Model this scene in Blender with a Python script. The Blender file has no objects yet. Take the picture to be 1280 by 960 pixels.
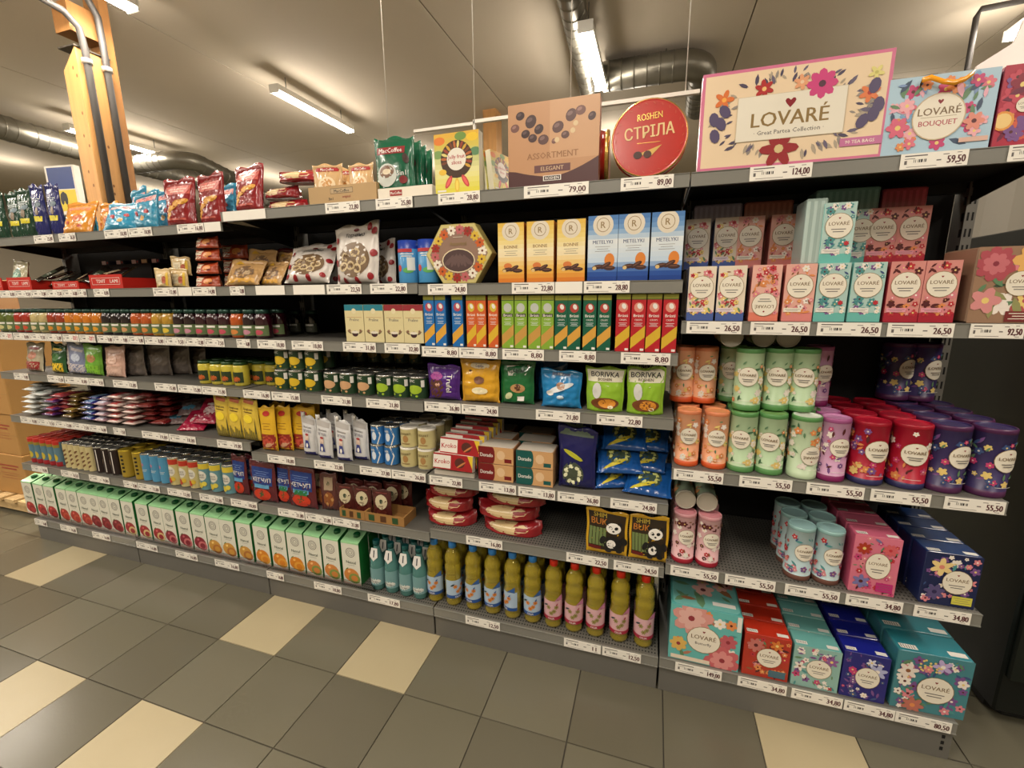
import bpy, math, random
from mathutils import Vector, Matrix
from mathutils import Euler
from mathutils.bvhtree import BVHTree

# ------------------------------------------------------------------ camera
F, YAW, PITCH, ROLL = 553.74, -.309, .1973, .0084      # focal length in pixels of the 1280 x 960 frame
H, D = 1.437, 1.482                                    # camera height, distance to the shelf fronts (m)
SC = bpy.context.scene
COL = SC.collection
def _axes():
    f = Vector((math.sin(YAW)*math.cos(PITCH), math.cos(YAW)*math.cos(PITCH), -math.sin(PITCH)))
    r = Vector((math.cos(YAW), -math.sin(YAW), 0)); d = f.cross(r)
    c, s = math.cos(ROLL), math.sin(ROLL)
    return c*r+s*d, -s*r+c*d, f
RT, DN, FW = _axes()
cam = bpy.data.cameras.new('camera'); cam.sensor_width = 36; cam.lens = 36*F/1280; cam.clip_start = .05; cam.clip_end = 60
co = bpy.data.objects.new('camera', cam); COL.objects.link(co); SC.camera = co
co.matrix_world = Matrix(((RT.x, -DN.x, -FW.x, 0), (RT.y, -DN.y, -FW.y, 0), (RT.z, -DN.z, -FW.z, H), (0, 0, 0, 1)))

# ------------------------------------------------------------------ light
SC.view_settings.view_transform = 'Standard'; SC.view_settings.look = 'None'
SC.view_settings.gamma = 1; SC.view_settings.exposure = 0.36; SC.view_settings.use_curve_mapping = False
SC.cycles.max_bounces = 8; SC.cycles.transmission_bounces = 6; SC.cycles.glossy_bounces = 4; SC.cycles.diffuse_bounces = 4
SC.cycles.caustics_reflective = False; SC.cycles.caustics_refractive = False
world = bpy.data.worlds.new('world'); SC.world = world; world.use_nodes = True
world.node_tree.nodes['Background'].inputs[0].default_value = (1, .86, .68, 1)
world.node_tree.nodes['Background'].inputs[1].default_value = .04
CEIL = 3.55
LAMP_COL = (1.0, .905, .785); LAMP_W, GLOW_W = 35, 4.6
lamp_spots = [(x, y) for x in (-9.6, -6.6, -3.57, -.65, 2.35) for y in (-2.9, -.6, 1.4, 3.8, 6.2)]
for i, (x, y) in enumerate(lamp_spots):
    L = bpy.data.lights.new('tube_light', 'AREA'); L.shape = 'RECTANGLE'; L.size = .1; L.size_y = 1.1
    L.energy = LAMP_W; L.color = LAMP_COL
    o = bpy.data.objects.new('tube_light', L); COL.objects.link(o); o.location = (x, y+.54, CEIL-.20)
    L = bpy.data.lights.new('tube_glow', 'POINT'); L.energy = GLOW_W; L.color = LAMP_COL; L.shadow_soft_size = .06
    for dy in (.1, .54, .98): o = bpy.data.objects.new('tube_glow', L); COL.objects.link(o); o.location = (x, y+dy, CEIL-.30)

# ------------------------------------------------------------------ materials
def lin(c): return tuple(((v/255)/12.92 if v/255 <= .04045 else ((v/255+.055)/1.055)**2.4) for v in c)
_M = {}
def mat(rgb, rough=.5, metal=0, coat=0, var=.08, scale=9, bump=0, bscale=60, trans=0, ior=1.45, emit=0, kind=None):
    key = (tuple(rgb), rough, metal, coat, var, scale, bump, bscale, trans, emit, kind)
    if key in _M: return _M[key]
    m = bpy.data.materials.new('surface'); m.use_nodes = True; nt = m.node_tree; n = nt.nodes; b = n['Principled BSDF']
    c = lin(rgb)
    b.inputs['Base Color'].default_value = (*c, 1); b.inputs['Roughness'].default_value = rough; b.inputs['Metallic'].default_value = metal
    b.inputs['Coat Weight'].default_value = coat; b.inputs['Coat Roughness'].default_value = .08
    b.inputs['Transmission Weight'].default_value = trans; b.inputs['IOR'].default_value = ior
    if emit:
        b.inputs['Emission Color'].default_value = (*LAMP_COL, 1); b.inputs['Emission Strength'].default_value = emit
    tc = n.new('ShaderNodeTexCoord')
    if var:
        nz = n.new('ShaderNodeTexNoise'); nz.inputs['Scale'].default_value = scale; nz.inputs['Detail'].default_value = 3
        nt.links.new(tc.outputs['Object'], nz.inputs['Vector'])
        mx = n.new('ShaderNodeMix'); mx.data_type = 'RGBA'
        mx.inputs['A'].default_value = (*[v*(1-var) for v in c], 1); mx.inputs['B'].default_value = (*[min(1, v*(1+var)) for v in c], 1)
        nt.links.new(nz.outputs['Fac'], mx.inputs['Factor']); nt.links.new(mx.outputs['Result'], b.inputs['Base Color'])
        if kind == 'wood':
            mp = n.new('ShaderNodeMapping'); mp.inputs['Scale'].default_value = (14, 14, .9); nt.links.new(tc.outputs['Object'], mp.inputs['Vector'])
            nt.links.new(mp.outputs['Vector'], nz.inputs['Vector']); nz.inputs['Scale'].default_value = 2; nz.inputs['Distortion'].default_value = .6
    if kind == 'perf':      # punched steel: rows of small dark holes
        mp = n.new('ShaderNodeMapping'); mp.inputs['Scale'].default_value = (90, 60, 60); nt.links.new(tc.outputs['Object'], mp.inputs['Vector'])
        v = n.new('ShaderNodeTexVoronoi'); v.inputs['Randomness'].default_value = 0; v.inputs['Scale'].default_value = 1; nt.links.new(mp.outputs['Vector'], v.inputs['Vector'])
        r = n.new('ShaderNodeMath'); r.operation = 'GREATER_THAN'; r.inputs[1].default_value = .33; nt.links.new(v.outputs['Distance'], r.inputs[0])
        m2 = n.new('ShaderNodeMix'); m2.data_type = 'RGBA'; m2.inputs['A'].default_value = (.006, .006, .006, 1); m2.inputs['B'].default_value = (*c, 1)
        nt.links.new(r.outputs[0], m2.inputs['Factor']); nt.links.new(m2.outputs['Result'], b.inputs['Base Color'])
    if bump:
        nb = n.new('ShaderNodeTexNoise'); nb.inputs['Scale'].default_value = bscale; nb.inputs['Detail'].default_value = 2
        nt.links.new(tc.outputs['Object'], nb.inputs['Vector'])
        bm = n.new('ShaderNodeBump'); bm.inputs['Strength'].default_value = bump; bm.inputs['Distance'].default_value = .01
        nt.links.new(nb.outputs['Fac'], bm.inputs['Height']); nt.links.new(bm.outputs['Normal'], b.inputs['Normal'])
    _M[key] = m; return m
def muted(c):      # printed card and film: slightly greyed and darkened colours
    l = .3*c[0]+.59*c[1]+.11*c[2]; return tuple(round((v*.85+l*.15)*.95) for v in c)
def ink(*c): return mat(muted(c), .38, var=.05)
def foil(*c): return mat(muted(c), .24, coat=.5, var=.1, bump=.35, bscale=22)
def gloss(*c): return mat(muted(c), .3, coat=.3, var=.05)
WHITE = ink(236, 232, 222); CREAM = ink(238, 229, 208); BLACK = ink(28, 26, 26); GREYTXT = ink(110, 104, 100); GOLD = ink(150, 122, 72); REDHEART = ink(150, 20, 34)

# ------------------------------------------------------------------ mesh building
_T = {}
def text_geo(s):
    """outline triangles of a line of lettering: unit height capitals, centred"""
    if s in _T: return _T[s]
    c = bpy.data.curves.new('t', 'FONT'); c.body = s; c.resolution_u = 1 if len(s) > 8 else 2
    o = bpy.data.objects.new('t', c); COL.objects.link(o)
    me = o.evaluated_get(bpy.context.evaluated_depsgraph_get()).to_mesh()
    vs = [(v.co.x, v.co.y) for v in me.vertices]; fs = [tuple(p.vertices) for p in me.polygons]
    COL.objects.unlink(o); bpy.data.objects.remove(o); bpy.data.curves.remove(c)
    xs = [v[0] for v in vs]; x0, x1 = min(xs), max(xs)
    vs = [(v[0]-(x0+x1)/2, v[1]-.34) for v in vs]
    _T[s] = (vs, fs, x1-x0); return _T[s]

class MB:
    def __init__(s): s.v = []; s.f = []; s.m = []; s.sm = []; s.mats = []; s.e = .0004; s.map = None
    def mi(s, m):
        if m not in s.mats: s.mats.append(m)
        return s.mats.index(m)
    def add(s, vs, fs, m, smooth=False):
        b = len(s.v); s.v += [tuple(p) for p in vs]; k = s.mi(m)
        for f in fs: s.f.append(tuple(i+b for i in f)); s.m.append(k); s.sm.append(smooth)
    def mesh(s, name):
        me = bpy.data.meshes.new(name); me.from_pydata(s.v, [], s.f)
        for m in s.mats: me.materials.append(m)
        me.polygons.foreach_set('material_index', s.m); me.polygons.foreach_set('use_smooth', s.sm); me.update()
        return me
    # solids
    def box(s, x0, x1, y0, y1, z0, z1, m, top=None, front=None):
        vs = [(x, y, z) for z in (z0, z1) for y in (y0, y1) for x in (x0, x1)]
        s.add(vs, [(0, 2, 3, 1), (0, 4, 6, 2), (1, 3, 7, 5), (2, 6, 7, 3)], m)
        b = len(s.v)-8
        for f, mm in (((4, 5, 7, 6), top or m), ((0, 1, 5, 4), front or m)):
            s.f.append(tuple(i+b for i in f)); s.m.append(s.mi(mm)); s.sm.append(False)
    def cbox(s, w, h, d, m, top=None, z0=0, c=None, cx=0, cy=0):
        """box with small chamfers on every vertical edge and a bevelled top rim"""
        c = c or min(w, d)*.05
        def ring(i, z):
            a, b = w/2-i, d/2-i
            return [(cx+x, cy+y, z) for x, y in ((-a+c, -b), (a-c, -b), (a, -b+c), (a, b-c), (a-c, b), (-a+c, b), (-a, b-c), (-a, -b+c))]
        rs = [ring(c*.6, z0), ring(0, z0+c*.6), ring(0, z0+h-c*.6), ring(c*.6, z0+h)]
        vs = [p for r in rs for p in r]; fs = []
        for k in range(3):
            for i in range(8): j = (i+1) % 8; fs.append((k*8+i, k*8+j, k*8+8+j, k*8+8+i))
        fs.append(tuple(range(7, -1, -1))); s.add(vs, fs, m)
        b = len(s.v)-32; s.f.append(tuple(b+24+i for i in range(8))); s.m.append(s.mi(top or m)); s.sm.append(False)
    def lathe(s, prof, m, seg=18, cx=0, cy=0, smooth=True, cap=True, ribs=0):
        """prof: list of (r, z[, material])"""
        n = len(prof); vs = []
        for r, z in [p[:2] for p in prof]:
            for i in range(seg):
                a = 2*math.pi*i/seg; vs.append((cx+r*math.cos(a), cy+r*math.sin(a), z))
        b = len(s.v); s.v += vs
        for k in range(n-1):
            mm = prof[k+1][2] if len(prof[k+1]) > 2 else m
            for i in range(seg):
                j = (i+1) % seg; s.f.append((b+k*seg+i, b+k*seg+j, b+(k+1)*seg+j, b+(k+1)*seg+i)); s.m.append(s.mi(mm)); s.sm.append(smooth)
        if cap:
            for k, mm in ((0, m), (n-1, prof[-1][2] if len(prof[-1]) > 2 else m)):
                f = tuple(b+k*seg+i for i in range(seg)); s.f.append(f if k else f[::-1]); s.m.append(s.mi(mm)); s.sm.append(False)
    def tube(s, pts, r, m, seg=10):
        pts = [Vector(p) for p in pts]; rings = []
        for i, p in enumerate(pts):
            t = (pts[min(i+1, len(pts)-1)]-pts[max(i-1, 0)]).normalized()
            u = t.orthogonal().normalized() if i == 0 else (rings[-1][1]-t*rings[-1][1].dot(t)).normalized()
            rings.append((p, u, t.cross(u)))
        vs = [p+r*(math.cos(2*math.pi*k/seg)*u+math.sin(2*math.pi*k/seg)*w) for p, u, w in rings for k in range(seg)]
        fs = [(a*seg+k, a*seg+(k+1) % seg, (a+1)*seg+(k+1) % seg, (a+1)*seg+k) for a in range(len(pts)-1) for k in range(seg)]
        fs += [tuple(range(seg))[::-1], tuple((len(pts)-1)*seg+k for k in range(seg))]
        s.add(vs, fs, m, True)
    # flat print, drawn through s.map(u, v, lift)
    def _step(s):
        if getattr(s, 'hold', 0): s.e += .000006
        else: s.e += (.00013 if getattr(s, 'curved', 0) and not getattr(s, 'fine', 0) else .000015)
        return s.e
    def poly(s, pts, m):
        e = s._step(); s.add([s.map(u, v, e) for u, v in pts], [tuple(range(len(pts)))], m)
    def rect(s, u0, v0, u1, v1, m, nx=1, ny=1):
        if getattr(s, 'curved', 0): nx = max(nx, int(abs(u1-u0)/.007)+1); ny = max(ny, int(abs(v1-v0)/.012)+1) if s.curved > 1 else ny
        e = s._step(); vs = [s.map(u0+(u1-u0)*i/nx, v0+(v1-v0)*j/ny, e) for j in range(ny+1) for i in range(nx+1)]
        s.add(vs, [(j*(nx+1)+i, j*(nx+1)+i+1, (j+1)*(nx+1)+i+1, (j+1)*(nx+1)+i) for j in range(ny) for i in range(nx)], m, bool(getattr(s, 'curved', 0)))
    def ell(s, cu, cv, ru, rv, m, seg=12, rot=0):
        e = s._step(); c, sn = math.cos(rot), math.sin(rot); R = (1 if max(ru, rv) < .008 else 3 if max(ru, rv) < .03 else 5) if getattr(s, 'curved', 0) and not getattr(s, 'fine', 0) else 1
        vs = [s.map(cu, cv, e)] if R > 1 else []
        for k in range(1, R+1):
            for i in range(seg):
                a = 2*math.pi*i/seg; x, y = ru*k/R*math.cos(a), rv*k/R*math.sin(a); vs.append(s.map(cu+c*x-sn*y, cv+sn*x+c*y, e))
        if R == 1: fs = [tuple(range(seg))]
        else:
            fs = [(0, 1+i, 1+(i+1) % seg) for i in range(seg)]
            fs += [(1+(k-1)*seg+i, 1+k*seg+i, 1+k*seg+(i+1) % seg, 1+(k-1)*seg+(i+1) % seg) for k in range(1, R) for i in range(seg)]
        s.add(vs, fs, m, R > 1)
    def ring(s, cu, cv, r, t, m, seg=16):
        e = s._step(); vs = [s.map(cu+q*math.cos(2*math.pi*i/seg), cv+q*math.sin(2*math.pi*i/seg), e) for q in (r, r-t) for i in range(seg)]
        s.add(vs, [(i, (i+1) % seg, seg+(i+1) % seg, seg+i) for i in range(seg)], m)
    def text(s, t, cu, cv, h, m, maxw=None, rot=0, flip=False):
        vs, fs, w = text_geo(t); k = h/.7; kx = k
        if maxw and w*k > maxw: kx = maxw/w
        s.e += .0009*bool(getattr(s, 'curved', 0)); e = s._step(); c, sn = math.cos(rot), math.sin(rot)
        if flip: c, sn = -1, 0
        for o in ((-.022*h, .022*h) if h > .006 else (0,)):
            s.add([s.map(cu+c*(x*kx+o)-sn*y*k, cv+sn*(x*kx+o)+c*y*k, e+o*.001) for x, y in vs], fs, m)
    def lines(s, cu, cv, w, n, gap, m, t=.0012):
        for i in range(n):
            q = w*(1-.25*(i % 2)); s.rect(cu-q/2, cv-i*gap-t/2, cu+q/2, cv-i*gap+t/2, m)
    def flower(s, cu, cv, r, m, ctr, n=6, rot=0, thin=.36):
        s._step(); s.hold = 1
        for k in range(n):
            a = rot+2*math.pi*k/n; s.ell(cu+.52*r*math.cos(a), cv+.52*r*math.sin(a), .5*r, thin*r, m, 8, a)
        s.hold = 0
        s.ell(cu, cv, .24*r, .24*r, ctr, 8)
    def leaf(s, cu, cv, r, m, rot): s.poly([(cu+x*r*math.cos(rot)-y*r*math.sin(rot), cv+x*r*math.sin(rot)+y*r*math.cos(rot)) for x, y in ((-1, 0), (-.4, -.3), (.3, -.3), (1, 0), (.3, .3), (-.4, .3))], m)
    def heart(s, cu, cv, r, m): s.poly([(cu+x*r, cv+y*r) for x, y in ((0, -1), (.75, -.15), (1, .35), (.8, .75), (.45, .8), (0, .4), (-.45, .8), (-.8, .75), (-1, .35), (-.75, -.15))], m)
    def floral(s, w, h, flo, lea, ctr, n, seed, avoid=None, r0=.006, r1=.012, v0=0, u0=None):
        rn = random.Random(seed); k = 0; s.fine = 1
        for _ in range(n*6):
            r = rn.uniform(r0, r1); u = rn.uniform(-w/2+r, w/2-r); v = rn.uniform(v0+r, h-r)
            if avoid and ((u-avoid[0])/(avoid[2]+r*.5))**2+((v-avoid[1])/(avoid[3]+r*.5))**2 < 1: continue
            if rn.random() < .45: s.leaf(u, v, r, rn.choice(lea), rn.uniform(0, 6.28))
            else: s.flower(u, v, r, rn.choice(flo), rn.choice(ctr), rn.choice((5, 5, 6)), rn.uniform(0, 6.28))
            k += 1
            if k >= n: break
        s.fine = 0; s.e += .0004*bool(getattr(s, 'curved', 0))
    def vgrad(s, w, h, stops, n=10):
        for i in range(n):
            t = (i+.5)/n
            for a, b in zip(stops, stops[1:]):
                if a[0] <= t <= b[0]:
                    q = (t-a[0])/(b[0]-a[0]); s.rect(-w/2, h*i/n, w/2, h*(i+1)/n, ink(*[round(a[1][k]+(b[1][k]-a[1][k])*q) for k in range(3)])); break

def flat(y0, tilt=0): return lambda u, v, e: (u, y0-e, v)
def cyl(r, cx=0, cy=0, a0=0): return lambda u, v, e: (cx+(r+e)*math.sin(u/r+a0), cy-(r+e)*math.cos(u/r+a0), v)

class Proto:
    """a product kind: own mesh and named parts (and their sub-parts); copies share the mesh data"""
    def __init__(s, name, cat, body, d, h, w=0): s.name, s.cat, s.body, s.d, s.h, s.w, s.parts = name, cat, body.mesh(name) if body else None, d, h, w, []
    def part(s, name, mb, under=None, loc=None): s.parts.append((name, mb.mesh(name), under, loc)); return s
LABELS = {}
def inst(p, loc, label, group=None, rz=0, rx=0, ry=0, sc=1):
    o = bpy.data.objects.new(p.name, p.body); COL.objects.link(o); o.location = loc; o.rotation_euler = (rx, ry, rz)
    if sc != 1: o.scale = (sc,)*3 if not isinstance(sc, tuple) else sc
    o['label'] = label; o['category'] = p.cat
    if group: o['group'] = group
    LABELS.setdefault(label, []).append(o)
    made = []
    for nm, me, under, l in p.parts:
        q = bpy.data.objects.new(nm, me); COL.objects.link(q); q.parent = o if under is None else made[under]
        if l: q.location = l
        made.append(q)
    return o
def thing(name, mb, label, cat, group=None, kind=None, loc=(0, 0, 0)):
    o = bpy.data.objects.new(name, mb.mesh(name) if mb else None); COL.objects.link(o); o.location = loc
    if kind: o['kind'] = kind
    if label: o['label'] = label
    if cat: o['category'] = cat
    if group: o['group'] = group
    return o
def child(name, mb, par, loc=(0, 0, 0)):
    o = bpy.data.objects.new(name, mb.mesh(name) if isinstance(mb, MB) else mb); COL.objects.link(o); o.parent = par; o.location = loc; return o

# photograph measurement -> position on a shelf (a real plane in the room)
def Xat(px, y, z):
    k = (px-640)/F; a = RT-k*FW; return -(y*a.y+(z-H)*a.z)/a.x
def Zat(py, x, y):
    k = (py-480)/F; a = DN-k*FW; return H-(x*a.x+y*a.y)/a.z
ORD = 'first second third fourth fifth sixth seventh eighth ninth tenth eleventh twelfth thirteenth fourteenth fifteenth sixteenth seventeenth eighteenth nineteenth twentieth'.split()

# ------------------------------------------------------------------ setting
def setting():
    grout = mat((62, 57, 50), .8); dark = [mat((97, 93, 78), .2, var=.05, scale=4, bump=.02, bscale=90), mat((91, 87, 73), .22, var=.05, scale=4, bump=.02, bscale=90), mat((101, 97, 82), .22, var=.05, scale=4, bump=.02, bscale=90)]
    cream = mat((164, 152, 122), .3, var=.05, scale=5, bump=.02, bscale=90)
    b = MB(); b.box(-13, 5, -4.5, 12, -.03, -.004, grout)
    fl = thing('floor', b, 'shop floor of square grey tiles with single cream tiles', 'floor', kind='structure')
    P = .302; x0 = -3.222; y0 = 1.188
    CR = {(0, 0), (5, 0), (7, 0), (3, -2), (5, -2), (12, 0), (-3, 2), (-6, -1), (2, -4), (9, -3), (14, -3)}
    def tile(m):
        t = MB(); g = .0022; t.add([(g, g, 0), (P-g, g, 0), (P-g, P-g, 0), (g, P-g, 0), (g-.001, g-.001, -.006), (P-g+.001, g-.001, -.006), (P-g+.001, P-g+.001, -.006), (g-.001, P-g+.001, -.006)],
            [(0, 1, 2, 3), (4, 5, 1, 0), (5, 6, 2, 1), (6, 7, 3, 2), (7, 4, 0, 3)], m); return t.mesh('tile')
    tm = [tile(m) for m in dark]; tc = tile(cream); rn = random.Random(4); n = 0
    cells = [(i, j) for j in range(-5, 1) for i in range(-13, 19)]+[(i, j) for j in range(1, 8) for i in range(-14, -2)]+[(i, 1) for i in range(14, 19)]
    for i, j in cells:
        child('tile', tc if (i, j) in CR else rn.choice(tm), fl, (x0+i*P, y0+j*P, 0)); n += 1
    done = set(cells); far = MB(); g = .0022
    for i in range(-32, 27):
        for j in range(-18, 35):
            if (i, j) in done: continue
            x, y = x0+i*P, y0+j*P; far.add([(x+g, y+g, -.0005), (x+P-g, y+g, -.0005), (x+P-g, y+P-g, -.0005), (x+g, y+P-g, -.0005)], [(0, 1, 2, 3)], cream if (i*7+j*11) % 23 == 0 else dark[(i+j) % 3])
    o = child('far_tiles', far, fl); o['kind'] = 'stuff'
    # ceiling of long painted panels with open seams
    cm = mat((208, 196, 176), .8, var=.04, scale=1.5); b = MB(); b.box(-13, 5, -4.5, 12, CEIL+.03, CEIL+.06, mat((46, 40, 33), .9))
    ce = thing('ceiling', b, 'low beige painted ceiling of long panels', 'ceiling', kind='structure')
    xs = [-13, -10, -7.9, -5.87, -3.92, -1.75, .6, 2.6, 5]; ys = [-4.5, -1, 2.4, 5.8, 9, 12]
    for a, c in zip(xs, xs[1:]):
        for p, q in zip(ys, ys[1:]):
            t = MB(); t.box(a+.005, c-.005, p+.003, q-.003, CEIL, CEIL+.03, cm); child('ceiling_panel', t, ce)
    wm = mat((150, 140, 122), .8, var=.05, scale=2)
    for nm, bx in (('wall_back', (-13, 5, 12, 12.1)), ('wall_left', (-13.1, -13, -4.5, 12)), ('wall_right', (5, 5.1, -4.5, 12)), ('wall_front', (-13, 5, -4.6, -4.5))):
        b = MB(); b.box(*bx, 0, CEIL, wm); thing(nm, b, 'plain beige shop '+nm.replace('_', ' '), 'wall', kind='structure')
    # corrugated grey partition beyond the right hand end of the shelves
    b = MB(); xs = [1.0+i*.09 for i in range(24)]; vs = []
    for i, x in enumerate(xs):
        y = 2.75+(.02 if i % 2 else 0); vs += [(x, y, 0), (x, y, 2.42)]
    b.add(vs, [(2*i, 2*i+2, 2*i+3, 2*i+1) for i in range(len(xs)-1)], mat((126, 120, 108), .6, var=.1, scale=3))
    b.add([(v[0], 2.82, v[2]) for v in vs], [(2*i, 2*i+1, 2*i+3, 2*i+2) for i in range(len(xs)-1)], mat((126, 120, 108), .6, var=.1, scale=3))
    thing('wall_partition', b, 'grey corrugated partition behind the end of the shelving', 'partition', kind='structure')
setting()

# ------------------------------------------------------------------ ceiling fittings
lampbody = mat((225, 222, 212), .4); tubem = mat((255, 248, 232), .4, var=0, emit=28)
p = None
hb = MB(); hb.box(-.05, .05, 0, 1.12, -.05, .0, lampbody); hb.box(-.055, .055, -.012, 0, -.075, 0, lampbody); hb.box(-.055, .055, 1.12, 1.132, -.075, 0, lampbody)
tb = MB()
for sx in (-.027, .027): tb.tube([(sx, .005, -.064), (sx, 1.115, -.064)], .013, tubem, 8)
hgr = MB(); hgr.tube([(0, .15, 0), (0, .15, .185)], .004, mat((120, 120, 115), .5), 6); hgr.tube([(0, .97, 0), (0, .97, .185)], .004, mat((120, 120, 115), .5), 6)
lp = Proto('ceiling_lamp', 'lamp', hb, 1.1, .1); lp.part('fluorescent_tube', tb); lp.part('hanger', hgr)
for (x, y), lab in {(-3.57, 3.8): 'lit twin tube ceiling lamp hanging over the coffee pouches', (-.65, 3.8): 'bright lit twin tube lamp beside the spiral duct', (-3.57, 1.4): 'lit twin tube lamp beside the top of the wooden column',
                    (2.35, 3.8): 'lit tube lamp above the white hanging board', (-6.6, 3.8): 'distant lit tube lamp seen behind the wooden column'}.items():
    near = x == -.65
    inst(lp, (-.575, 3.60, 3.355) if near else (x+(.2 if x > 2 else .07 if y < 2 else 0), y, CEIL-.12), lab, 'fluorescent ceiling lamps', sc=(1, .87, 1) if near else 1)
galv = mat((128, 124, 112), .38, metal=.7, var=.18, scale=12)
def duct(name, pts, r, lab, ribs=True):
    b = MB(); b.tube(pts, r, galv, 20)
    o = thing(name, b, lab, 'duct', 'galvanised ventilation ducts'); rb = MB(); pts = [Vector(p) for p in pts]
    for a, c in zip(pts, pts[1:]):
        L = (c-a).length; n = int(L/.11)
        t = (c-a).normalized(); u = t.orthogonal().normalized(); w = t.cross(u)
        for i in range(n):
            q = a+t*(i+.5)*.11; k = 20
            vs = [q+t*s+(r+e)*(math.cos(2*math.pi*j/k)*u+math.sin(2*math.pi*j/k)*w) for s, e in ((-.008, 0), (0, .006), (.008, 0)) for j in range(k)]
            rb.add(vs, [(m*k+j, m*k+(j+1) % k, (m+1)*k+(j+1) % k, (m+1)*k+j) for m in range(2) for j in range(k)], galv, True)
    child('spiral_rib', rb, o); return o
duct('spiral_duct', [(-.59, 1.0, 3.45), (-.667, 3.55, 3.45), (-.76, 5.4, 3.45)], .09, 'long galvanised spiral duct running under the ceiling beside the lamp')
arc = lambda c, r, a0, a1, ax, n=8: [tuple(Vector(c)+r*(math.cos(a0+(a1-a0)*i/n)*Vector(ax[0])+math.sin(a0+(a1-a0)*i/n)*Vector(ax[1]))) for i in range(n+1)]
duct('branch_duct', [(-.56, 4.6, 3.40)]+arc((.10, 4.8, 3.40), .2, -math.pi/2, 0, ((1, 0, 0), (0, 1, 0)))+[(.32, 5.5, 3.36)], .12, 'short branch duct with an elbow behind the round red tin')
duct('far_duct', [(-6.7, 2.0, 3.3), (-7.0, 3.6, 3.3), (-7.15, 5.2, 3.3), (-7.3, 8.5, 3.3)], .13, 'distant straight duct passing behind the wooden column')
duct('elbow_duct', [(-6.8, 4.6, 3.2)]+arc((-6.1, 4.8, 3.2), .2, -math.pi/2, 0, ((1, 0, 0), (0, 1, 0)))+[(-5.9, 5.6, 3.05)], .11, 'distant elbow duct above the blue snack bags')
# duct hanger rod
b = MB(); b.tube([(-.02, 4.6, 3.5), (-.02, 4.6, CEIL)], .006, mat((120, 115, 100), .5), 6); thing('duct_hanger', b, 'thin rod hanging the branch duct from the ceiling', 'hanger')
# wooden column with notch, and the conduits on it
wood = mat((186, 138, 82), .55, var=.28, scale=2, kind='wood', bump=.05, bscale=30); wood2 = mat((160, 112, 62), .6, var=.22, kind='wood')
b = MB(); b.add([(x, y, z) for y in (2.34, 2.54) for x, z in ((-3.99, 0), (-3.84, 0), (-3.84, 3.12), (-3.99, 2.99))], [(0, 1, 2, 3), (7, 6, 5, 4), (1, 5, 6, 2), (4, 0, 3, 7), (3, 2, 6, 7)], wood)
colm = thing('wooden_column', b, 'tall laminated timber column rising behind the crisp bags', 'column')
b = MB(); b.box(-4.0, -3.85, 2.54, 2.60, 0, CEIL, wood2); child('rear_post', b, colm)
b = MB(); b.box(-4.0, -3.85, 2.34, 2.54, 3.22, 3.40, wood2); child('head_beam', b, colm)
b = MB(); b.box(-3.995, -3.83, 2.33, 2.55, 3.12, 3.13, mat((90, 84, 76), .4, metal=.6)); child('cap_plate', b, colm)
kn = mat((120, 78, 40), .6); b = MB(); b.map = flat(2.34)
rn = random.Random(2)
for _ in range(9): b.ell(rn.uniform(-3.97, -3.86), rn.uniform(1.9, 3.0), .008, .012, kn, 8)
b.map = lambda u, v, e: (-3.84+e, u, v)
for _ in range(7): b.ell(rn.uniform(2.37, 2.51), rn.uniform(1.9, 3.0), .007, .011, kn, 8)
child('knot_pattern', b, colm)
b = MB(); b.box(-2.02, -1.86, 5.3, 5.5, 0, CEIL, wood); thing('wooden_column', b, 'distant wooden column just behind the green coffee pouches', 'column')
pipe = mat((66, 63, 60), .45, var=.08); clampm = mat((210, 205, 195), .35, metal=.5)
b = MB(); b.tube([(-3.90, 1.7, 3.40), (-3.82, 2.0, 3.34), (-3.79, 2.28, 3.29), (-3.795, 2.36, 3.23), (-3.805, 2.38, 3.1), (-3.808, 2.38, 1.5)], .022, pipe, 12)
o = thing('conduit_pipe', b, 'grey plastic conduit bending from ceiling down the column, nearer one', 'pipe', 'conduits on the wooden column')
b = MB(); b.tube([(-3.806, 2.38, 3.02), (-3.806, 2.38, 3.05)], .031, clampm, 12); child('clamp', b, o)
b = MB(); b.tube([(-3.76, 2.2, CEIL-.03), (-3.78, 2.42, 3.46), (-3.80, 2.49, 3.36), (-3.808, 2.50, 3.2), (-3.808, 2.50, 1.5)], .022, pipe, 12)
o = thing('conduit_pipe', b, 'grey plastic conduit on the rear edge of the column side', 'pipe', 'conduits on the wooden column')
b = MB(); b.tube([(-3.806, 2.50, 3.02), (-3.806, 2.50, 3.05)], .031, clampm, 12); child('clamp', b, o)
# hanging white rail on wires, conduit and white board on the right
wm = mat((214, 208, 196), .4)
b = MB(); zr = Zat(155, Xat(590, 1.99, 2.2), 1.99); xr = Xat(593, 1.99, zr); b.box(Xat(518, 1.99, zr), xr, 1.982, 1.998, zr-.006, zr+.006, wm); b.box(xr, .12, 1.982, 1.998, zr, zr+.014, wm); b.box(xr-.004, xr+.004, 1.982, 1.998, zr-.04, zr+.014, wm)
rail = thing('hanging_rail', b, 'thin white sign rail hanging on wires above the sweets', 'rail')
for px in (482, 592, 714, 861):
    x = Xat(px, 1.99, zr+.2); b = MB(); b.tube([(x, 1.99, zr), (x, 1.99, CEIL)], .0018, mat((205, 198, 185), .4), 6); child('wire', b, rail)
b = MB(); b.tube([(2.15, 4.6, 2.2), (2.15, 4.6, 3.42), (2.17, 4.6, 3.47), (2.6, 4.6, 3.49)], .02, mat((50, 46, 42), .6), 8)
thing('cable_conduit', b, 'dark cable conduit with a bend beside the white board', 'pipe')
b = MB(); b.map = flat(0)
pts = [(0, 0), (1.3, 0), (1.3, .36), (.30, .26), (.13, .18), (.11, .10), (.0, .03)]
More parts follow.
